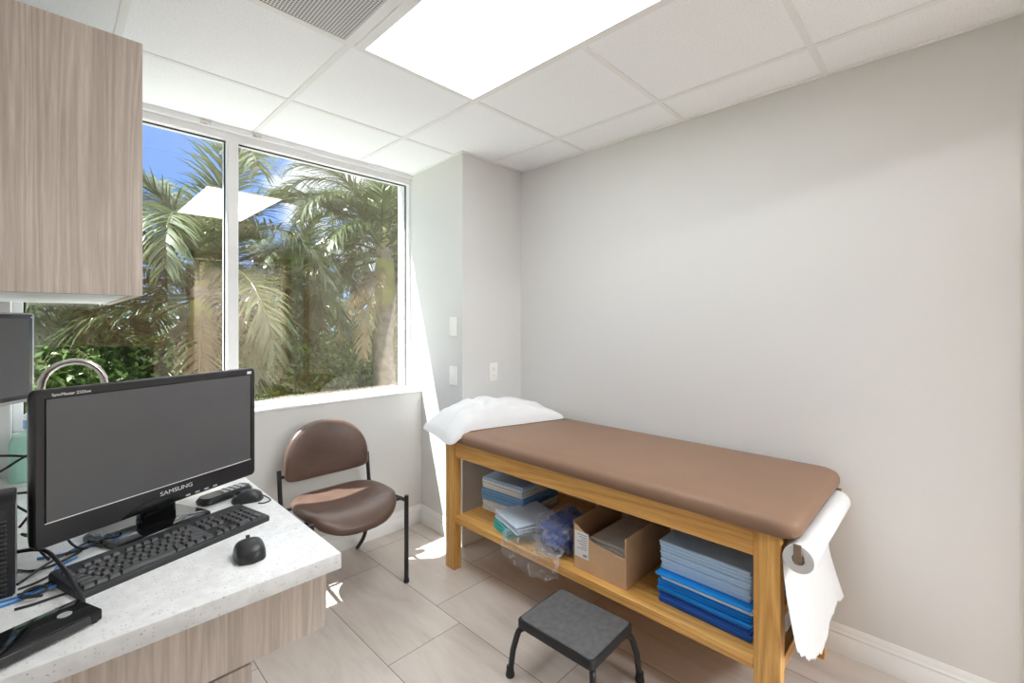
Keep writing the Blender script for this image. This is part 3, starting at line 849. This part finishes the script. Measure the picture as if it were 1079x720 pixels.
for j in range(nv):
    for i in range(nu): bm.faces.new((grid[j][i], grid[j][i + 1], grid[j + 1][i + 1], grid[j + 1][i]))
sh = obj('hanging_sheet', bm, 'paper', t)
so = sh.modifiers.new('thickness', 'SOLIDIFY'); so.thickness = .0006

# pillow drooping over the head end
bm = bmesh.new(); nu, nv = 60, 44
Ac, Bc, Cc, Dc = V((1.470, 1.90, 0)), V((2.230, 1.690, 0)), V((2.250, 2.05, 0)), V((1.490, 2.225, 0))
def pil(u, v, top):
    # u along the long side, v from front to back
    e = lambda t: (1 - (abs(2 * t - 1)) ** 2.4)
    prof = max(0, e(u)) ** .50 * max(0, e(v)) ** .55
    iu = u - .04 * (u - .5) * math.sin(PI * v)
    iv = v - .07 * (v - .5) * math.sin(PI * u)
    p = Ac * (1 - iu) * (1 - iv) + Bc * iu * (1 - iv) + Cc * iu * iv + Dc * (1 - iu) * iv
    corner = (abs(2 * u - 1) * abs(2 * v - 1)) ** 5
    p = p.lerp((Ac + Bc + Cc + Dc) / 4, .09 * corner)
    q = V((p.x * 5, p.y * 5, 2.0))
    def ridge(k, o, w):
        n_ = 1 - abs(noise.noise(k + V((0, 0, o)))) * 2.2
        return max(0, n_ - w) / (1 - w)
    wr = .016 * ridge(q * .55, 3, .35) + .020 * ridge(V((u * 3.0 - v * 1.8, u * 1.2 + v * 2.2, 0)), 11, .40) + .016 * noise.noise(q * .5)
    def crease(a, b, w, h):
        ax, ay = a; bx_, by_ = b
        L2 = (bx_ - ax) ** 2 + (by_ - ay) ** 2
        f = max(0, min(1, ((u - ax) * (bx_ - ax) + (v - ay) * (by_ - ay)) / L2))
        sx_, sy_ = u - ax - f * (bx_ - ax), v - ay - f * (by_ - ay)
        side = (bx_ - ax) * sy_ - (by_ - ay) * sx_
        d_ = math.hypot(sx_, sy_) * (1 if side > 0 else -1)
        return h * math.exp(-(d_ / w) ** 2) * math.sin(PI * min(1, .15 + f * .85)) - h * .8 * math.exp(-((d_ - 1.5 * w) / w) ** 2) * math.sin(PI * min(1, .15 + f * .85))
    wr += crease((.30, .02), (.50, .62), .035, .016) + crease((.06, .30), (.34, .16), .03, .012) + crease((.20, .75), (.42, .40), .04, .012) + crease((.55, .12), (.86, .22), .035, .010)
    wr *= min(1, 6 * min(u, 1 - u, v, 1 - v))
    base = .7745 - .72 * max(0, 1.585 - p.x) * (1 - .75 * v)
    if top:
        z = base + prof * (.098 + .022 * math.sin(PI * min(1, u * 1.1)) + wr) + .002
    else:
        z = base + .0005
    return V((p.x, p.y, z))
for top in (True, False):
    g = [[bm.verts.new(pil(i / nu, j / nv, top)) for i in range(nu + 1)] for j in range(nv + 1)]
    for j in range(nv):
        for i in range(nu):
            f = (g[j][i], g[j][i + 1], g[j + 1][i + 1], g[j + 1][i])
            bm.faces.new(f if top else f[::-1])
bmesh.ops.remove_doubles(bm, verts=bm.verts[:], dist=.0004)
tag(obj('pillow', bm, 'pillow', angle=60), 'white paper-covered pillow drooping over the head of the exam table', 'pillow')

# ------------------------------------------------------------------ things on the table shelf
def folded(name, w, d, th, layers, mat, seed, sag=.0, round_side=True, label=None, cat='pad', group=None, loc=(0, 0, 0), rot=0, wob=.0035):
    """a folded drape: stacked plies joined by a fold on one side, nested on the same gentle sag"""
    rg = random.Random(seed)
    bm = bmesh.new()
    ply = th / layers
    nx, ny = 10, 8
    offs = [(rg.uniform(-wob, wob), rg.uniform(-wob, wob)) for _ in range(layers)]
    for k in range(layers):
        z0, z1 = k * ply, (k + 1) * ply - ply * .10
        ox, oy = offs[k]
        lev = []
        for z, ins in ((z0, .003), (z0 + ply * .28, 0), (z0 + ply * .66, 0), (z1, .003)):
            lev.append([V((p.x + ox, p.y + oy, p.z)) for p in rrect(-w / 2 + ins, w / 2 - ins, -d / 2 + ins, d / 2 - ins, .006, z, 3)])
        loft(bm, lev)
    for v in bm.verts:
        x, y = v.co.x / (w / 2), v.co.y / (d / 2)
        v.co.z += -sag * (max(0, -x) ** 2) + .0
    o = obj(name, bm, mat, None, local=True)
    o.location = loc; o.rotation_euler = (0, 0, rot)
    return tag(o, label, cat, group)

# right-hand stack: light blue pads above bright blue and dark blue ones
sx, sy, z = 1.815, .645, SH + .0006
stack = [
    ('pad_navy', .026, 2, .385, .33, 'lowest dark blue pad of the near stack, on the shelf'),
    ('pad_navy', .018, 2, .385, .33, 'upper dark blue pad, second from the bottom of the near stack'),
    ('pad_blue', .020, 2, .390, .335, 'bright blue pad directly on the dark blue pads of the near stack'),
    ('pad_blue', .020, 2, .380, .33, 'bright blue pad just below the pale bundle of the near stack'),
    ('pad_white', .026, 2, .375, .325, 'whitish pad bundle between blue pads of the near stack'),
    ('pad_blue', .010, 1, .405, .335, 'thin bright blue pad jutting out in the middle of the near stack'),
    ('pad_light', .060, 4, .370, .318, 'thick pale blue pad bundle above the jutting blue pad'),
    ('pad_light', .052, 4, .375, .325, 'topmost pale blue pad bundle of the near stack'),
]
for i, (m, th, ly, w, d_, lb) in enumerate(stack):
    folded('folded_pad', w, d_, th, ly, m, i, 0, label=lb, group='folded pads in the near stack', loc=(sx + rnd.uniform(-.004, .004) - (.012 if i == 5 else 0), sy + rnd.uniform(-.003, .003), z), rot=rnd.uniform(-.02, .02) - .02)
    z += th + .0006

# left-hand stack under the pillow end
z = SH + .0006
stackL = [
    ('pad_white', .058, 4, .33, .30, 'white folded pads at the bottom of the far stack'),
    ('pad_mid', .062, 4, .335, .305, 'mid blue folded drape in the middle of the far stack'),
    ('pad_white', .046, 3, .33, .30, 'white folded pads under the pale blue ones on the far stack'),
    ('pad_light', .018, 2, .33, .295, 'pale blue folded pads topping the far stack'),
]
for i, (m, th, ly, w, d_, lb) in enumerate(stackL):
    folded('folded_drape', w, d_, th, ly, m, 40 + i, 0, label=lb, group='folded drapes in the far stack', loc=(1.905 + rnd.uniform(-.004, .004), 1.80 + rnd.uniform(-.004, .004), z), rot=rnd.uniform(-.03, .03) + .06)
    z += th + .0006

# teal pack with the grey-blue flat bundle on it
o = folded('teal_pack', .20, .16, .048, 3, 'teal', 60, label='teal wrapped pack under the grey-blue bundle', cat='pack', loc=(1.685, 1.610, SH + .0006), rot=-.30)
o = folded('folded_drape', .26, .235, .040, 3, 'pad_grey', 61, label='flat grey-blue folded bundle resting on the teal pack', cat='pad', loc=(1.705, 1.560, SH + .051), rot=-.30)
# clear bag with navy cloth, spilling over the shelf edge
t = thing('plastic_bag', 'clear plastic bag of navy cloth spilling over the shelf edge', 'bag', (1.66, 1.31, SH))
def blob(cx, cy, cz, ax, ay, az, seed, amp, freq, flat=True, sub=5):
    bm = bmesh.new(); bmesh.ops.create_icosphere(bm, subdivisions=sub, radius=1)
    for v in bm.verts:
        d_ = v.co.normalized()
        d_ = V((math.copysign(abs(d_.x) ** .7, d_.x), math.copysign(abs(d_.y) ** .7, d_.y), math.copysign(abs(d_.z) ** .75, d_.z)))
        n1 = noise.noise(d_ * freq + V((seed, 0, 0))); n2 = 1 - 2 * abs(noise.noise(d_ * freq * 1.7 + V((0, seed, 0))))
        k = 1 + amp * n1 + amp * .6 * (n2 - .5)
        p = V((cx + ax * d_.x * k, cy + ay * d_.y * k, cz + az * d_.z * k))
        v.co = p
    return bm
bm = blob(1.725, 1.325, SH + .075, .125, .088, .072, 3, .22, 2.2)
for v in bm.verts: v.co.z = max(v.co.z, SH + .004)
obj('contents', bm, 'navy_cloth', t)
bm = blob(1.715, 1.34, SH + .075, .150, .108, .092, 8, .16, 3.0)
for v in bm.verts: v.co.z = max(v.co.z, SH + .0012)
obj('film', bm, 'film', t)
# loose skirt of film hanging over the edge
bm = bmesh.new(); g = []
for j in range(27):
    row = []
    for i in range(41):
        u, s = i / 40, j / 26
        y = 1.60 - u * .36 - .02 * s
        # path: from on top of the shelf outward over its front edge, then down
        L = s * (.13 + .05 * math.sin(u * PI))
        if L < .075: x, zz = 1.615 - L, SH + .05 * (1 - s) + .012
        else: x, zz = 1.540 - .008 * (s - .4), SH + .012 - (L - .075)
        w = noise.noise(V((u * 9, s * 3, 5))) * .012 + noise.noise(V((u * 22, s * 8, 2))) * .006
        row.append(bm.verts.new((x - abs(w) * .9, y, zz + (w * .6 if L < .075 else 0) + .010 * noise.noise(V((u * 7, 1, s * 2))) * s)))
    g.append(row)
for j in range(26):
    for i in range(40): bm.faces.new((g[j][i], g[j][i + 1], g[j + 1][i + 1], g[j + 1][i]))
obj('loose_film', bm, 'film', t, angle=80)

# cardboard box with a torn low front
bx = thing('cardboard_box', 'open cardboard box with torn low front on the table shelf', 'box', (1.79, 1.062, SH))
X0, X1, Y0, Y1, HB, T = 1.595, 1.985, .935, 1.19, .205, .005
obj('bottom_panel', boxes((X0, X1, Y0, Y1, SH + .0005, SH + .005)), 'card', bx)
def side_panel(y0, y1, zt_f, zt_b):
    bm = bmesh.new()
    prism(bm, [(X0, SH + .005), (X1, SH + .005), (X1, SH + zt_b), (X0, SH + zt_f)], 'y', y0, y1)
    return bm
obj('side_panel', side_panel(Y0, Y0 + T, HB, HB), 'card', bx)
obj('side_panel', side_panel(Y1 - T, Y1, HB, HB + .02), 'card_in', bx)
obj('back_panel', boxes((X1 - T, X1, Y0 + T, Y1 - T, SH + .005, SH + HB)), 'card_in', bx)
bm = bmesh.new()
poly = [(Y0 + T, SH + .005), (Y1 - T, SH + .005), (Y1 - T, SH + HB - .015)]
rg = random.Random(5)
for k in range(9):
    f = k / 8; poly.append((Y1 - T - .012 - f * .085, SH + HB - .02 - f * .050 + rg.uniform(-.003, .003)))
for k in range(12):
    f = k / 11; poly.append((Y1 - .105 - f * .135, SH + HB - .070 - .012 * f + rg.uniform(-.0025, .0025)))
poly.append((Y0 + T, SH + HB - .083))
prism(bm, poly, 'x', X0, X0 + T)
obj('front_panel', bm, 'card', bx)
lab = obj('shipping_label', boxes((X0 - .0012, X0 - .0002, Y1 - .078, Y1 - .006, SH + .055, SH + .165)), 'label', bx)
bm = bmesh.new()
for k in range(7): box(bm, X0 - .0018, X0 - .0012, Y1 - .070, Y1 - .020 - (k % 3) * .010, SH + .152 - k * .010, SH + .1545 - k * .010)
box(bm, X0 - .0018, X0 - .0012, Y1 - .070, Y1 - .050, SH + .064, SH + .072)
obj('print', bm, 'ink', lab)
z = SH + .006
t = thing('paper_bundle', 'grey paper bundle lying inside the open cardboard box', 'paper', (1.79, 1.03, SH + .006))
bm = bmesh.new()
for k in range(8):
    box(bm, X0 + .035 + .003 * (k % 2), X1 - .012, Y0 + .008, Y1 - .060 + .004 * (k % 3), z + k * .0165, z + k * .0165 + .0155, bev=.003, seg=1)
obj('sheets', bm, 'grey_paper', t)

# ------------------------------------------------------------------ step stool
st = thing('step_stool', 'low black step stool with grey ribbed top in front of the table', 'stool', (1.405, 1.045, 0), math.radians(1.5))
SW, SD, SZ = .282, .342, .222
bm = bmesh.new()
loft(bm, [rrect(-SW / 2, SW / 2, -SD / 2, SD / 2, .016, SZ - .030), rrect(-SW / 2, SW / 2, -SD / 2, SD / 2, .016, SZ - .004), rrect(-SW / 2 + .003, SW / 2 - .003, -SD / 2 + .003, SD / 2 - .003, .015, SZ)])
obj('frame', bm, 'black', st, local=True)
bm = bmesh.new()
loft(bm, [rrect(-SW / 2 + .008, SW / 2 - .008, -SD / 2 + .008, SD / 2 - .008, .016, SZ - .001), rrect(-SW / 2 + .009, SW / 2 - .009, -SD / 2 + .009, SD / 2 - .009, .016, SZ + .002)])
top = obj('mat', bm, 'mat', st, local=True)
for sx_ in (-1, 1):
    for sy_ in (-1, 1):
        bm = bmesh.new()
        a = V((sx_ * (SW / 2 - .045), sy_ * (SD / 2 - .030), SZ - .034))
        b = V((sx_ * (SW / 2 - .008), sy_ * (SD / 2 - .003), SZ - .055))
        c_ = V((sx_ * (SW / 2 + .008), sy_ * (SD / 2 + .010), SZ - .12))
        d_ = V((sx_ * (SW / 2 + .016), sy_ * (SD / 2 + .018), .012))
        tube(bm, catmull([a, a.lerp(b, .6) + V((0, 0, .004)), b, c_], 6) + [d_], .0115, 12)
        lg = obj('leg', bm, 'black', st, local=True)
        bm = bmesh.new()
        lathe(bm, [(.0155, 0), (.0175, .004), (.0165, .016), (.0145, .020), (.0145, .036), (.0125, .040)], (d_.x, d_.y, 0), 16)
        obj('foot', bm, 'rubber', lg, local=True)

# ------------------------------------------------------------------ side chair
ch = thing('side_chair', 'brown vinyl armless chair with black metal frame under the window', 'chair', (1.07, 2.32, 0))
# half-moon back
bm = bmesh.new(); rings = []
bw, bz0, bz1, by = .232, .512, .812, 2.515
outline = []
nb = 44
for k in range(nb):
    a = 2 * PI * k / nb
    ca, sa = math.cos(a), math.sin(a)
    xx = bw * math.copysign(abs(ca) ** .86, ca)
    if sa >= 0: zz = bz0 + .085 + (bz1 - bz0 - .085) * abs(sa) ** .92
    else: zz = bz0 + .085 - .085 * abs(sa) ** .30 * (1 if abs(ca) < .97 else 1)
    outline.append((xx, zz))
cxb, czb = 1.085, 0
def back_y(x, z): return by + .20 * (z - .66) * .6 - .035 * (1 - (x / bw) ** 2) * -1 + 0
for ins, off in ((.55, .030), (.10, .030), (.02, .024), (0, .012), (0, -.002), (.03, -.014), (.12, -.022), (.35, -.027), (.7, -.029)):
    ring = []
    for x, z in outline:
        zc = .64
        x2, z2 = x * (1 - ins), zc + (z - zc) * (1 - ins)
        curve = .045 * (x2 / bw) ** 2
        ring.append(V((cxb + x2, by + .12 * (z2 - .66) - curve + .02 + off, z2)))
    rings.append(ring)
loft(bm, rings)
obj('backrest', bm, 'chair_vinyl', ch, angle=75)
# contoured seat
bm = bmesh.new(); rings = []
sxc, syc, sw, sd, sz = 1.065, 2.245, .238, .228, .455
ns = 48
def seat_ring(k, dz):
    ring = []
    for i in range(ns):
        a = 2 * PI * i / ns
        ca, sa = math.cos(a), math.sin(a)
        x = sw * k * math.copysign(abs(ca) ** .72, ca); y = sd * k * math.copysign(abs(sa) ** .72, sa)
        rel = (y / sd)
        zz = sz + .030 * (x / sw) ** 2 * (1 if rel > -.6 else .6) - .012
        if rel < -.45: zz -= .045 * ((-rel - .45) / .55) ** 1.6
        if rel > .3: zz += .016 * ((rel - .3) / .7) ** 1.5
        ring.append(V((sxc + x, syc + y, zz + dz)))
    return ring
for k, dz in ((.5, -.050), (.93, -.048), (.985, -.038), (1, -.022), (.99, -.008), (.95, .001), (.86, .005), (.6, .004), (.25, .002)):
    rings.append(seat_ring(k, dz))
loft(bm, rings)
obj('seat', bm, 'chair_vinyl', ch, angle=75)
for sgn, xl in ((-1, .822), (1, 1.312)):
    bm = bmesh.new()
    cyl(bm, (xl, 2.062, 0.0), (xl, 2.062, .455), .0115, 14)
    fl = obj('front_leg', bm, 'black', ch)
    bm = bmesh.new(); cyl(bm, (xl, 2.062, 0), (xl, 2.062, .018), .0135, 14); obj('foot', bm, 'rubber', fl)
    xb = 1.085 + sgn * .247
    bm = bmesh.new()
    tube(bm, [(xb, 2.520, .588), (xb, 2.500, .44), (xb, 2.480, .36), (xb - sgn * .02, 2.470, .22), (xb - sgn * .03, 2.500, .10), (xb - sgn * .03, 2.585, .0)], .011, 12, 5)
    obj('rear_leg', bm, 'black', ch)
    bm = bmesh.new()
    tube(bm, [(xl, 2.062, .43), (xl, 2.25, .415), (xb, 2.49, .41)], .010, 10)
    cyl(bm, (xl, 2.12, .424), (xl - sgn * .05, 2.12, .424), .009, 10)
    obj('side_rail', bm, 'black', ch)
    bm = bmesh.new(); cyl(bm, (xb, 2.515, .55), (xb - sgn * .05, 2.522, .55), .008, 10)
    obj('back_mount', bm, 'black', ch)
bm = bmesh.new(); cyl(bm, (.822, 2.20, .408), (1.312, 2.20, .408), .009, 10); cyl(bm, (.835, 2.44, .404), (1.33, 2.44, .404), .009, 10)
obj('cross_rail', bm, 'black', ch)

# ------------------------------------------------------------------ outdoors
struct('bounce_strip', boxes((-12, 16, YO + .03, 5.1, -.349, -.30), bev=.01, seg=1), 'concrete', 'unseen pale concrete strip added along the building to bounce light', 'bounce_strip')  # unseen pale strip added to bounce daylight up to the ceiling
struct('ground', boxes((-30, 45, YO + .01, 60, -.5, -.35)), 'ground', 'grassy ground outside the window', 'ground')

def frond_mesh(name, L, lift, droop, nleaf, leaflen, mat_i, seed):
    rg = random.Random(seed)
    bm = bmesh.new()
    P = []; a = lift
    p = V((0, 0, 0)); n = 30
    for k in range(n + 1):
        P.append(p.copy())
        t = k / n
        p = p + V((math.cos(a), 0, math.sin(a))) * (L / n)
        a -= droop / n * (.4 + 1.4 * t)
    tube(bm, P, [.020 * (1 - .9 * k / n) + .002 for k in range(n + 1)], 5)
    for k in range(nleaf):
        t = .14 + .86 * k / (nleaf - 1)
        f = t * n; i = min(n - 1, int(f)); base = P[i].lerp(P[i + 1], f - i)
        tan = (P[i + 1] - P[i]).normalized()
        up = V((-tan.z, 0, tan.x))
        for sd_ in (-1, 1):
            ln = leaflen * (math.sin(PI * (.12 + .80 * t)) ** .6) * rg.uniform(.8, 1.1)
            sweep = math.radians(rg.uniform(38, 58) - 22 * t)
            d_ = (tan * math.sin(PI / 2 - sweep) * .9 + V((0, sd_, 0)) * math.cos(PI / 2 - sweep) + up * rg.uniform(-.15, .35)).normalized()
            wv = (d_.cross(up)).normalized()
            if wv.length < .5: wv = tan
            q = base.copy(); w0 = .0105 * rg.uniform(.8, 1.25)
            pts = []
            dd = d_.copy()
            for s in range(5):
                ww = w0 * (1.0, 1.15, .95, .6, .05)[s]
                pts.append((q - wv * ww, q + wv * ww))
                q = q + dd * ln / 4
                dd = (dd + V((0, 0, -.10 - .12 * s * rg.uniform(.5, 1.3)))).normalized()
            vs = [(bm.verts.new(a_), bm.verts.new(b_)) for a_, b_ in pts]
            for s in range(4):
                bm.faces.new((vs[s][0], vs[s][1], vs[s + 1][1], vs[s + 1][0]))
    me = bpy.data.meshes.new(name); bm.to_mesh(me); bm.free()
    me.materials.append(M[mat_i]); me.shade_smooth()
    return me
FM = [frond_mesh('frond', 2.5, 1.25, 2.0, 88, .55, 'frond', 1), frond_mesh('frond', 2.5, .85, 2.0, 88, .55, 'frond', 2),
      frond_mesh('frond', 2.4, .45, 1.7, 84, .52, 'frond', 3), frond_mesh('frond', 2.2, -.05, 1.3, 78, .50, 'frond', 4)]
FD = frond_mesh('dry_frond', 1.9, -.55, .9, 40, .42, 'frond_dry', 5)
def palm(x, y, z, n, ndry, seed, label, s=1.0):
    rg = random.Random(seed)
    t = thing('palm_tree', label, 'palm tree', (x, y, -.35), 0, 'palm trees outside the window')
    bm = bmesh.new()
    zs = [-.35 + (z + .35) * k / 10 for k in range(11)]
    tube(bm, [V((x + .03 * math.sin(k), y, q)) for k, q in enumerate(zs)], [.17 - .005 * k for k in range(11)], 14)
    obj('trunk', bm, 'bark', t)
    bm = bmesh.new()
    lathe(bm, [(.135, -.85), (.15, -.6), (.13, -.2), (.07, .12), (.02, .3)], (x, y, z), 16)
    obj('crownshaft', bm, 'crownshaft', t)
    for k in range(n):
        f = k / n
        me = FM[min(3, int(f * 4))]
        o = bpy.data.objects.new('frond', me); COL.objects.link(o); o.parent = t
        o.location = (rg.uniform(-.05, .05), rg.uniform(-.05, .05), z + .35 + .12 - .30 * f)
        o.rotation_euler = (rg.uniform(-.15, .15), rg.uniform(-.15, .15), k * 2.39996 + rg.uniform(-.2, .2))
        ss = s * rg.uniform(.88, 1.1); o.scale = (ss, ss, ss)
    for k in range(ndry):
        o = bpy.data.objects.new('dry_frond', FD); COL.objects.link(o); o.parent = t
        o.location = (0, 0, z + .35 - .22); o.rotation_euler = (0, rg.uniform(-.1, .25), k * 2.1 + rg.uniform(-.4, .4))
        o.scale = (s, s, s)
    return t
palm(1.32, 6.6, 1.80, 28, 5, 1, 'palm tree behind the mullion, its fronds against the sky')
palm(3.45, 6.0, 2.45, 28, 4, 2, 'palm tree filling the upper right of the window', .86)
palm(3.4, 9.6, 1.9, 28, 4, 3, 'smaller-looking palm tree between two nearer ones', 1.0)
palm(.2, 8.4, 1.7, 26, 4, 4, 'low palm tree seen below the wood wall cabinet')
palm(5.6, 9.2, 3.2, 26, 3, 5, 'distant palm tree at the right end of the window')

def shrub(x, y, zc, rx, ry_, rz_, n, ls, mat_i, seed, label):
    rg = random.Random(seed)
    t = thing('shrub', label, 'shrub', (x, y, -.35), 0, 'shrubs outside the window')
    bm = bmesh.new()
    lumps = [(V((rg.uniform(-.6, .6), rg.uniform(-.6, .6), rg.uniform(-.5, .75))), rg.uniform(.35, .6)) for _ in range(16)]
    for k in range(n):
        c_, r = rg.choice(lumps)
        d_ = V((rg.gauss(0, 1), rg.gauss(0, 1), rg.gauss(0, 1))).normalized() * r * rg.uniform(.6, 1) ** .5
        p = c_ + d_
        p = V((x + p.x * rx, y + p.y * ry_, zc + p.z * rz_))
        if p.z < -.33: continue
        nrm = (d_ + V((rg.uniform(-.7, .7), rg.uniform(-.7, .7), rg.uniform(-.2, .9)))).normalized()
        a = nrm.orthogonal().normalized(); a = Matrix.Rotation(rg.uniform(0, 2 * PI), 3, nrm) @ a
        b = nrm.cross(a)
        l = ls * rg.uniform(.7, 1.3); w = l * .42
        vs = [bm.verts.new(p), bm.verts.new(p + a * l * .5 + b * w * .5 + nrm * l * .06), bm.verts.new(p + a * l), bm.verts.new(p + a * l * .5 - b * w * .5 + nrm * l * .06)]
        bm.faces.new(vs)
    obj('foliage', bm, mat_i, t)
    bm = bmesh.new()
    for k in range(6):
        c_, r = lumps[k]
        tube(bm, [(x + .05 * math.cos(k), y + .05 * math.sin(k), -.36), (x + c_.x * rx * .4, y + c_.y * ry_ * .4, (zc - .35) / 2), (x + c_.x * rx, y + c_.y * ry_, zc + c_.z * rz_)], [.03, .02, .01], 6)
    obj('stem', bm, 'bark', t)
shrub(2.3, 6.2, .25, .95, .8, .85, 5200, .085, 'leaf_bright', 11, 'bright green shrub in the lower middle of the right pane')
shrub(1.35, 6.3, .10, .8, .7, .8, 4200, .085, 'leaf_olive', 12, 'olive green shrub just right of the mullion')
shrub(3.3, 6.9, .15, 1.1, .7, .75, 4600, .085, 'leaf_dark', 13, 'dark green shrub at the lower right of the window')
shrub(.45, 6.4, .35, .8, .7, .75, 4400, .085, 'leaf_bright', 14, 'bright green shrub above the left part of the monitor')
shrub(-.15, 7.4, .6, .8, .8, 1.0, 3800, .09, 'leaf_dark', 15, 'dark green shrub at the left end of the window')
shrub(4.6, 8.4, .4, 1.3, .9, 1.0, 4200, .10, 'leaf_olive', 16, 'olive shrub beyond the right palm tree')
# tree belt farther away
far = [(-1.5, 14, .9), (1.2, 15, 1.1), (3.6, 14.5, .9), (6.2, 15, 1.2), (9.0, 15.5, 1.2), (12, 15, 1.3)]
for k, (x, y, zc) in enumerate(far):
    shrub(x, y, zc * .7, 1.9, 1.3, 1.35 * zc, 3600, .16, 'leaf_dark' if k % 2 else 'leaf_olive', 30 + k,
          ('distant tree clump at the left end of the tree line', 'second tree clump from the left in the far tree line', 'third tree clump from the left in the far tree line', 'fourth tree clump from the left in the far tree line', 'fifth tree clump from the left in the far tree line', 'distant tree clump at the right end of the tree line')[k])

# ------------------------------------------------------------------ light
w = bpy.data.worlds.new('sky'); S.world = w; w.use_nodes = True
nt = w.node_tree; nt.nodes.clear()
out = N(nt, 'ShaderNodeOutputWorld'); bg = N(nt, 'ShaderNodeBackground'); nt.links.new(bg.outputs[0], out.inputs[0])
tc = N(nt, 'ShaderNodeTexCoord'); sp = N(nt, 'ShaderNodeSeparateXYZ'); nt.links.new(tc.outputs['Generated'], sp.inputs[0])
sky = ramp(nt, sp.outputs[2], [(0.0, (.46, .62, .86)), (.10, (.24, .44, .84)), (.35, (.095, .27, .74)), (1.0, (.08, .22, .62))])
mp = N(nt, 'ShaderNodeMapping'); mp.inputs['Scale'].default_value = (1, 1, 1.6); nt.links.new(tc.outputs['Generated'], mp.inputs[0])
cl = noise_tex(nt, mp.outputs[0], 5.5, 7, .55, .2)
vd = N(nt, 'ShaderNodeVectorMath', operation='DISTANCE'); nt.links.new(tc.outputs['Generated'], vd.inputs[0]); vd.inputs[1].default_value = (.43, .87, .25)
near = math_node(nt, 'SUBTRACT', .30, math_node(nt, 'MULTIPLY', vd.outputs['Value'], 1.9))
near = math_node(nt, 'MAXIMUM', near, -.10)
cf = ramp(nt, math_node(nt, 'ADD', cl, near), [(.56, (0, 0, 0)), (.68, (1, 1, 1))])
c = mix_rgb(nt, cf, sky, (.92, .94, .98))
# bright broken cloud deck added overhead, out of view, to light the room
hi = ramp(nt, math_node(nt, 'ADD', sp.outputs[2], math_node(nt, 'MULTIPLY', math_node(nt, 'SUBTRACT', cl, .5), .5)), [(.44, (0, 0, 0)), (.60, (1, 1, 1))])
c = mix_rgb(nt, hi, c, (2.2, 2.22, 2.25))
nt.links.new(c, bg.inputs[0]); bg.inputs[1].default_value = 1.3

sun = bpy.data.lights.new('sun', 'SUN'); sun.energy = 16; sun.angle = .009; sun.color = (1, .97, .94)
so_ = bpy.data.objects.new('sun', sun); COL.objects.link(so_)
sd_ = V((1.2, -1, -3.0))
so_.rotation_euler = sd_.to_track_quat('-Z', 'Y').to_euler(); so_.location = (-3, 8, 12)

# ------------------------------------------------------------------ camera
TH = .776
cam = bpy.data.cameras.new('camera'); co = bpy.data.objects.new('camera', cam); COL.objects.link(co)
co.location = (0, 0, 1.36); co.rotation_euler = (PI / 2, 0, TH - PI / 2)
cam.sensor_fit = 'HORIZONTAL'; cam.sensor_width = 36; cam.lens = 479 / 1079 * 36
cam.shift_y = -20 / 1079
cam.clip_start = .02; cam.clip_end = 200
S.camera = co
vs = S.view_settings
vs.view_transform = 'Standard'; vs.look = 'None'; vs.gamma = 1; vs.use_curve_mapping = False; vs.exposure = .90
S.display_settings.display_device = 'sRGB'
S.cycles.max_bounces = 14; S.cycles.diffuse_bounces = 8; S.cycles.transparent_max_bounces = 24
S.cycles.sample_clamp_indirect = 8
